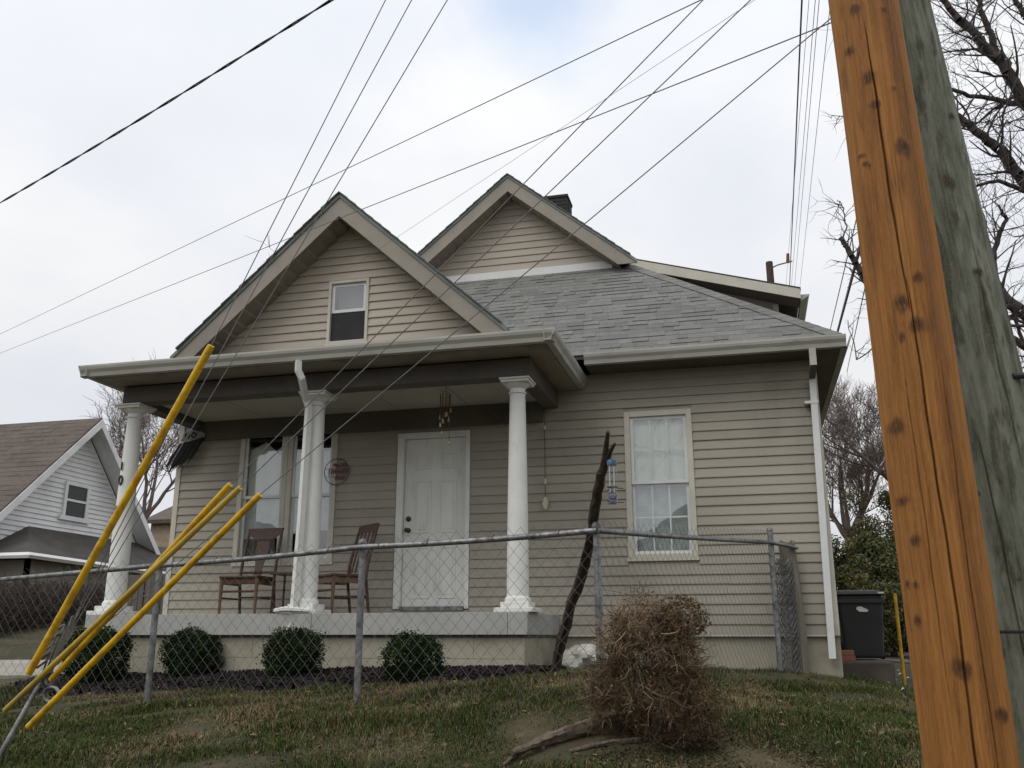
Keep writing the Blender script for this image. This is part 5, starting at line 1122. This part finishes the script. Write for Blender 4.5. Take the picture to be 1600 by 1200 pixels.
# big bare tree at the right, limbs guided by the picture
rt_ = np.random.default_rng(17); DT = 12.5; tb_ = at(1800, 1010, DT); out = []
t = thing('bare_tree', 'large bare tree with thick limbs at the right edge behind the grey pole', 'tree', (tb_[0], tb_[1], gz(tb_[0], tb_[1])), 'bare trees')
def limb(px, r0, r1, sub=2, kids=(3, 5), ln=1.0, side=1.0):
    P = [at(x, y, DT+(k if len(q) else 0)) for (x, y, *q) in px for k in [q[0] if q else 0]]; nP = []
    for a, b in zip(P[:-1], P[1:]):
        for u in np.linspace(0, 1, 6)[:-1]: nP.append(a*(1-u)+b*u+rt_.normal(size=3)*.010)
    nP.append(P[-1]); m = len(nP)
    for i in range(m-1):
        ra, rb_ = r0+(r1-r0)*i/(m-1), r0+(r1-r0)*(i+1)/(m-1); out.append((nP[i], nP[i+1], ra, rb_, 3))
        if sub and rt_.random() < .85 and i > 1:
            v = nP[i+1]-nP[i]; v /= np.linalg.norm(v); s = rt_.normal(size=3); s -= v*(s@v); s /= np.linalg.norm(s)
            grow(rt_, nP[i], v*.6+s*.9+np.array([0, 0, .1]), ln*rt_.uniform(.5, 1.1), max(.007, ra*.32), sub, out, .06, .8, kids, .3, .0032, .62)
gb = np.array([tb_[0], tb_[1], gz(tb_[0], tb_[1])-.2]); c1 = at(1770, 620, DT); c2 = at(1745, 330, DT)
for a, b, r in ((gb, c1, .34), (c1, c2, .26)):
    out.append((a, b, r, r*.8, 5))
limb([(1770, 620), (1690, 555), (1600, 490), (1555, 453), (1515, 425), (1480, 400)], .11, .05)
limb([(1770, 640), (1690, 600), (1600, 540), (1560, 515), (1520, 495)], .075, .03)
limb([(1745, 400), (1680, 360), (1600, 285), (1562, 236), (1530, 208), (1503, 186), (1470, 160)], .10, .035)
limb([(1745, 330), (1680, 250), (1600, 155), (1565, 100), (1530, 60), (1500, 30), (1462, -15)], .11, .035)
limb([(1562, 96), (1548, 55), (1535, 20), (1522, -20)], .05, .03)
limb([(1745, 330), (1690, 240), (1640, 190), (1600, 165), (1555, 155), (1505, 147), (1450, 120)], .06, .02)
limb([(1745, 300), (1690, 120), (1640, 60), (1600, 25), (1570, -30)], .06, .03)
limb([(1745, 380), (1690, 330), (1600, 297), (1560, 282), (1520, 290)], .045, .02)
limb([(1555, 453), (1552, 400), (1562, 365), (1572, 345), (1560, 320)], .045, .018, 2)
limb([(1600, 540), (1583, 490), (1565, 520), (1590, 560), (1578, 600)], .025, .012, 1)
limb([(1690, 620), (1600, 660), (1575, 640), (1550, 600)], .03, .012, 2)
limb([(1515, 425), (1440, 560, .5), (1372, 470, .8), (1345, 425, .8), (1328, 398, .8), (1313, 371, .8)], .07, .035, 1, ln=.5)
limb([(1318, 376, .8), (1322, 350, .8), (1318, 325, .8), (1308, 312, .8)], .014, .006, 1, ln=.4)
limb([(1470, 160), (1390, 165, .3), (1330, 185, .5), (1300, 180, .5)], .022, .005, 1, ln=.35)
limb([(1480, 400), (1400, 520, .5), (1340, 560, .8), (1325, 500, .8)], .02, .005, 1, ln=.35)
tree_parts(t, out, .022, 'bark_grey', 'twig_grey')
# bare trees further back
def far_tree(label, base_pix, d, height, spread, seed, rad, depth=5, cm='twig_far', tilt=(0, 0), kids=(4, 6), up=.18, g=None, minr=.008, nm='bare_tree', n_main=5, zb=None):
    B = at(*base_pix, d); rng = np.random.default_rng(seed); out = []
    t = thing(nm, label, 'tree', (B[0], B[1], gz(B[0], B[1])), g or 'bare trees'); b0 = np.array([B[0], B[1], gz(B[0], B[1])-.2])
    hb = B[2]-b0[2]; out.append((b0, B, rad, rad*.8, 9))
    for k in range(n_main):
        a = 2*math.pi*k/n_main+rng.uniform(-.4, .4); dd = np.array([math.cos(a)*spread+tilt[0], math.sin(a)*spread*.6+tilt[1], 1.0]); grow(rng, B, dd, height*rng.uniform(.42, .6), rad*.55, depth, out, up, .75, kids, .16, minr, .62)
    tree_parts(t, out, .03, 'twig_far', cm); return t
far_tree('bare slender tree seen between the left porch column and the house wall', (226, 812), 30, 5.6, .55, 41, .13, 4, minr=.008)
far_tree('bare tree whose top twigs show behind the porch gable roof', (500, 640), 24, 4.9, .33, 43, .14, 4, minr=.007)
far_tree('bare twiggy tree just right of the house behind the bin', (1326, 845), 26, 4.6, .75, 47, .13, 4, tilt=(.1, 0), minr=.0055, n_main=7, kids=(5, 7))
far_tree('bare branching tree behind the brown pole, right of the bin', (1450, 800), 24, 5.0, .8, 53, .17, 5, tilt=(-.5, 0), minr=.0055, n_main=4)
far_tree('pale bare tree behind the ridge of the white neighbouring house', (205, 760), 44, 6.5, .6, 59, .12, 4, minr=.009)
# evergreen shrubs at the right
def shrub(label, x, ybase, d, w, h, seed, n=9000, tone=(1, 1, 1)):
    B = at(x, ybase, d); B[2] = gz(B[0], B[1]); t = thing('evergreen_shrub', label, 'shrub', B, 'evergreen shrubs behind the bin')
    rng = np.random.default_rng(seed); nc = 44; cc = rng.normal(size=(nc, 3))*np.array([.36*w, .3*w, .24*h])+np.array([0, 0, .52*h]); cr = rng.uniform(.10, .24, nc)*w; ct = rng.uniform(.5, 1.5, nc)
    def fn(r, n):
        k = r.integers(nc, size=n); dd = r.normal(size=(n, 3)); dd /= np.linalg.norm(dd, axis=1, keepdims=True); C = cc[k]+dd*(cr[k]*r.random(n)**.4)[:, None]; fn.k = k; C[:, 2] = np.clip(C[:, 2], .02, None); return C
    V, Fq, col = leaf_cloud(n*2, fn, .045, lambda r, C: np.stack([.085+.055*r.random(len(C)), .086+.050*r.random(len(C)), .040+.025*r.random(len(C))], -1)*ct[fn.k][:, None]*np.array(tone), seed)
    np_mesh('foliage', V, Fq, 'evergreen_leaf', t, col, local=True)
    MB().tube([(0, 0, -.2), (0, 0, h*.6)], [.08, .03], 6).tube([(0, 0, .3), (w*.25, 0, h*.6)], [.04, .015], 5).tube([(0, 0, .3), (-w*.25, .1, h*.6)], [.04, .015], 5).build('stem', 'bark_brown', t, local=True)
shrub('dark evergreen shrub directly behind the bin, beside the house', 1325, 1012, 22, 1.9, 2.9, 61)
shrub('dark evergreen shrub behind the right end of the bin', 1385, 1012, 21, 1.7, 2.7, 62, tone=(.8, .85, .8))
shrub('broad evergreen shrub hidden partly by the brown pole', 1450, 1015, 22, 2.4, 3.4, 63)
shrub('low evergreen shrub at the near end of the driveway, left of the yellow post', 1396, 1012, 18.5, 1.8, 1.5, 66)
shrub('broad evergreen shrub filling the gap between the brown pole and the driveway', 1425, 1012, 24, 3.2, 2.6, 67)
shrub('lighter olive shrub rising above the others near the brown pole', 1408, 1010, 27, 2.2, 4.6, 64, 8000, (1.5, 1.25, 1.1))

# ------------------------------------------------------------------ left neighbour
NA = at(160, 653, 26); XN = NA[0]; NLw = onX(-60, 853, XN); sl_n = (NA[2]-NLw[2])/(NA[1]-NLw[1]); NRr = onX(250, 865, XN)
nh = thing('neighbouring_house', 'white sided house with brown shingle roof and gable on the far left', 'house', (XN-4, NA[1], gz(XN-4, NA[1])))
hw = NA[1]-NLw[1]; hr = NRr[1]-NA[1]; slr = (NA[2]-NRr[2])/hr
XW = XN-.35
def nroof(y): return NA[2]-sl_n*(NA[1]-y) if y < NA[1] else NA[2]-slr*(y-NA[1])
zg = gz(XW, NA[1])-.5
part(MB().prism([(XW-.2, NLw[1]+.3, zg), (XW-.2, NRr[1]-.3, zg), (XW-.2, NRr[1]-.3, nroof(NRr[1]-.3)-.2), (XW-.2, NA[1], NA[2]-.2), (XW-.2, NLw[1]+.3, nroof(NLw[1]+.3)-.2)], (-9, 0, 0)), 'wall', 'neighbor_white', nh)
nm_ = MB(); z = zg+.3
while z < NA[2]-.3:
    y0 = NLw[1]+.3; y1 = NRr[1]-.3; zt = z+.13
    ya = max(y0, NA[1]-(NA[2]-.2-zt)/sl_n); yb_ = min(y1, NA[1]+(NA[2]-.2-zt)/slr)
    if yb_ > ya: nm_.poly([(XW-.2, ya, z), (XW-.165, ya, z), (XW-.195, ya, zt), (XW-.2, yb_, z), (XW-.165, yb_, z), (XW-.195, yb_, zt)], [(0, 2, 1), (3, 4, 5), (0, 1, 4, 3), (1, 2, 5, 4)])
    z = zt
kind(part(nm_, 'gable_siding', 'neighbor_white', nh), 'stuff')
e = .0
nr = part(MB().prism([(XN, NLw[1]-.8, nroof(NLw[1]-.8)), (XN, NA[1], NA[2]), (XN, NA[1], NA[2]-.12), (XN, NLw[1]-.8, nroof(NLw[1]-.8)-.12)], (-11, 0, 0)).prism([(XN, NRr[1], NRr[2]), (XN, NA[1], NA[2]+.001), (XN, NA[1], NA[2]-.12), (XN, NRr[1], NRr[2]-.12)], (-11, 0, 0)), 'roof', 'neighbor_roof', nh)
# shingle courses joined: too small to pick apart
nc_ = MB(); y = NLw[1]-.8
while y < NA[1]-.05:
    y2 = y+.16; x = XN
    while x > XN-9:
        w = random.uniform(.25, .5); hh = .008+.016*random.random(); nc_.poly([(x, y, nroof(y)+hh), (x-w, y, nroof(y)+hh), (x-w, y2, nroof(y2)+.004), (x, y2, nroof(y2)+.004), (x, y, nroof(y)), (x-w, y, nroof(y))], [(0, 3, 2, 1), (0, 1, 5, 4)]); x -= w
    y = y2
kind(part(nc_, 'shingles', 'neighbor_roof', nr), 'stuff')
for y0, z0 in ((NLw[1]-.8, nroof(NLw[1]-.8)), (NRr[1]+.02, NRr[2])):
    part(MB().prism([(XN+.03, NA[1], NA[2]-.04), (XN+.03, y0, z0-.04), (XN+.03, y0, z0-.28), (XN+.03, NA[1], NA[2]-.28)], (-.028, 0, 0)), 'rake_board', 'neighbor_white', nh)
w0, w1_ = onX(110, 756, XW), onX(142, 812, XW); zt1 = onX(125, 754, XW)[2]; zb1 = onX(122, 811, XW)[2]; zmm = (zt1+zb1)/2
nw = part(MB().box(XW-.19, XW-.12, w0[1], w0[1]+.1, zb1, zt1).box(XW-.19, XW-.12, w1_[1]-.1, w1_[1], zb1, zt1).box(XW-.19, XW-.121, w0[1]+.1, w1_[1]-.1, zt1-.09, zt1).box(XW-.19, XW-.10, w0[1]-.1, w1_[1]+.1, zb1-.06, zb1+.06).box(XW-.19, XW-.125, w0[1]+.1, w1_[1]-.1, zmm-.03, zmm+.03), 'window', 'neighbor_white', nh)
part(MB().box(XW-.175, XW-.165, w0[1]+.1, w1_[1]-.1, zb1+.06, zt1-.09), 'pane', 'room_dark', nw)
part(MB().box(XW-.162, XW-.155, w0[1]+.1, w1_[1]-.1, zb1+.06, zt1-.09), 'pane', 'clear_plastic', nw)
for ya, za, yb2, zb2 in ((NLw[1]-.8, nroof(NLw[1]-.8), NA[1]-.02, NA[2]-.02*sl_n), (NA[1]+.02, NA[2]-.02*slr, NRr[1], NRr[2])):
    part(MB().prism([(XN-.002, ya, za-.124), (XN-.002, yb2, zb2-.124), (XN-.002, yb2, zb2-.15), (XN-.002, ya, za-.15)], (-.55, 0, 0)), 'soffit', 'neighbor_white', nh)
# lean-to along the gable end
T0 = onX(45, 822, XW-.16); T1 = onX(300, 862, XW-.16); EX_ = XW+1.5; E0 = onX(45, 864, EX_); E1 = onX(330, 905, EX_); E2 = E0+np.array([-4.2, 0, -.02])
lr_ = part(MB().poly([T0, E0, E1, T1, T0-np.array([0, 0, .08]), E0-np.array([0, 0, .08]), E1-np.array([0, 0, .08]), T1-np.array([0, 0, .08])], [(0, 1, 2, 3), (7, 6, 5, 4), (0, 4, 5, 1), (1, 5, 6, 2)]).poly([T0, E2, E0, T0-np.array([.3, 0, .1])], [(0, 1, 2), (0, 3, 1)]), 'porch_roof', 'neighbor_dark_roof', nh)
part(MB().tube([E2+np.array([0, -.05, -.05]), E0+np.array([.05, -.05, -.05]), E1+np.array([.05, 0, -.05])], .07, 4), 'gutter', 'neighbor_white', nh)
part(MB().prism([(E0[0]-.3, E0[1]+.35, -.3), (E0[0]-.3, E1[1], -.3), (E0[0]-.3, E1[1], E0[2]-.12), (E0[0]-.3, E0[1]+.35, E0[2]-.12)], (-.1, 0, 0)).prism([(E0[0]-.3, E0[1]+.35, -.3), (E0[0]-4, E0[1]+.35, -.3), (E0[0]-4, E0[1]+.35, E0[2]-.12), (E0[0]-.3, E0[1]+.35, E0[2]-.12)], (0, .1, 0)), 'porch_wall', 'neighbor_wall_tan', nh)

# wooden board fence overgrown with bare vines
def board_fence(label, p, q, h, bwid, mat, group, skip=0, rnd_=.04):
    p = np.array(p); q = np.array(q); L = np.linalg.norm((q-p)[:2]); u = (q-p)/L; u[2] = 0; t = thing('board_fence', label, 'fence', (p[0], p[1], gz(p[0], p[1])), group); n = int(L/bwid); nrm = np.array([-u[1], u[0], 0])
    me = None
    for i in range(n):
        c = p+u*(i+.5)*bwid; g = gz(c[0], c[1])
        if me is None:
            m = MB().box(-bwid/2+.006, bwid/2-.006, -.012, .012, 0, 1); me = bpy.data.meshes.new('board'); me.from_pydata(m.v, [], m.f); me.materials.append(MATS[mat])
        o = link('board', me, t); o.location = (c[0]-t.location[0], c[1]-t.location[1], g-.05-t.location[2]); o.scale = (1, 1, h+.05+random.uniform(-rnd_, rnd_)); o.rotation_euler = (random.uniform(-.015, .015), random.uniform(-.012, .012), math.atan2(u[1], u[0]))
    for zz in (.3, h-.3):
        a = p+nrm*.03; b = q+nrm*.03; MB().tube([(a[0], a[1], gz(a[0], a[1])+zz), (b[0], b[1], gz(b[0], b[1])+zz)], .04, 4).build('rail', mat, t)
    return t
fa = hit(-260, 974, 10); fb = hit(158, 974, 10)
board_fence('dark weathered board fence covered in bare vines behind the left yard', (fa[0], fa[1], 0), (fb[0], fb[1], 0), .72, .16, 'weathered_wood', 'board fences')
rv = np.random.default_rng(71); S0, S1, A_, B_ = [], [], [], []
dirf = np.array([fb[0]-fa[0], fb[1]-fa[1], 0]); Lf = np.linalg.norm(dirf); dirf /= Lf; nf = np.array([dirf[1], -dirf[0], 0])
for i in range(1500):
    s = rv.uniform(0, Lf); b = np.array([fa[0], fa[1], 0])+dirf*s+nf*rv.uniform(.02, .35); p = np.array([b[0], b[1], gz(b[0], b[1])+rv.uniform(0, .5)*(1 if rv.random() < .9 else 1.2)]); v = np.array([0, 0, .6])+rv.normal(size=3)*.8
    for k in range(4):
        v = v+rv.normal(size=3)*.5; v /= np.linalg.norm(v); q_ = p+v*rv.uniform(.06, .16); S0.append(p); S1.append(q_); r = rv.uniform(.004, .009); A_.append(r); B_.append(r*.8); p = q_
V, Fq = segs(S0, S1, A_, B_, 3)
vt = kind(np_mesh('bare_vines', V, Fq, 'vine'), 'stuff')
ga = at(188, 962, 13.2); gb_ = at(275, 962, 12.6)
board_fence('grey wooden board fence between the left porch column and the house wall', (ga[0], ga[1], 0), (gb_[0], gb_[1], 0), at(230, 893, 13)[2]-gz(ga[0], ga[1]), .12, 'weathered_wood', 'board fences')
tp0 = at(-30, 908, 15); tpo = thing('tarpaulin', 'blue tarpaulin draped over a low stack at the left edge', 'tarp', (tp0[0], tp0[1], gz(tp0[0], tp0[1])))
zt0 = at(0, 911, 15)[2]-gz(tp0[0], tp0[1])
m = MB(); nn = 9; vv = []
for i in range(nn):
    for j in range(5):
        u = -1.1+1.75*i/(nn-1); v = -.5+j*.25; vv.append((u, v, zt0-.02*abs(math.sin(i*1.7+j))-.10*abs(v)-(.09 if i == nn-1 else 0)+.03*u))
m.poly(vv, [(i*5+j, (i+1)*5+j, (i+1)*5+j+1, i*5+j+1) for i in range(nn-1) for j in range(4)]); so2 = m.build('cover', 'tarp_blue', tpo, local=True, smooth=True); sd = so2.modifiers.new('thickness', 'SOLIDIFY'); sd.thickness = .01
MB().box(-1.0, .5, -.4, .4, -.05, zt0-.2).build('stack', 'room_dark', tpo, local=True)
# small tan building far behind the left gap
tbp = at(258, 800, 38); tbz = gz(tbp[0], tbp[1]); tbld = thing('distant_building', 'small tan building far off between the left column and the house', 'building', (tbp[0], tbp[1], tbz))
zt = at(258, 778, 38)[2]-tbz; MB().box(-.6, 3, 0, 4, -.5, zt-.9).build('wall', 'tan_building', tbld, local=True)
MB().prism([(-.8, -.3, zt-.9), (3.2, -.3, zt-.9), (3.2, 2, zt+.1), (-.8, 2, zt+.1)], (0, .02, -.15)).build('roof', 'neighbor_roof', tbld, local=True)

# unseen houses across the street, mirrored in panes; row added to shade the porch
def far_house(label, x0, x1, y, h, ridge, mat, rm, group='unseen houses across the street, row added to shade the porch'):
    xm_ = (x0+x1)/2; g = gz(xm_, max(y, -15)); t = thing('unseen_facing_house', label, 'house', (xm_, y, g), group)
    part(MB().prism([(x0, y, g-.3), (x1, y, g-.3), (x1, y, h), (xm_, y, ridge), (x0, y, h)], (0, -9, 0)), 'wall', mat, t)
    part(MB().prism([(x0-.5, y+.5, h-.3), (xm_, y+.5, ridge+.15), (x1+.5, y+.5, h-.3), (x1+.5, y+.5, h-.1), (xm_, y+.5, ridge+.4), (x0-.5, y+.5, h-.1)], (0, -10, 0)), 'roof', rm, t)
for x0, x1, h, rg, mt, lb in ((-62, -50, 3.2, 6.4, 'neighbor_wall_tan', 'unseen tan gabled house across the street, farthest left of its row'), (-47, -36, 2.8, 5.8, 'neighbor_white', 'unseen white gabled house across the street, second from the left of its row'), (-33, -22.5, 3.0, 6.2, 'neighbor_wall_tan', 'unseen tan gabled house across the street, third from the left of its row'), (-19, -9.5, 2.4, 5.4, 'neighbor_white', 'white gabled house across the street, mirrored in the left porch windows'), (-6.5, 2.5, 2.6, 5.6, 'neighbor_wall_tan', 'unseen tan gabled house across the street, directly behind the camera'), (6, 16, 3.0, 6.0, 'neighbor_white', 'unseen white gabled house across the street, right behind the camera'), (19, 30, 2.8, 6.0, 'neighbor_wall_tan', 'unseen tan gabled house across the street, second from the right of its row'), (33, 45, 3.0, 6.2, 'neighbor_white', 'unseen white gabled house across the street, farthest right of its row')):
    far_house(lb, x0, x1, -20, h, rg, mt, 'neighbor_dark_roof')
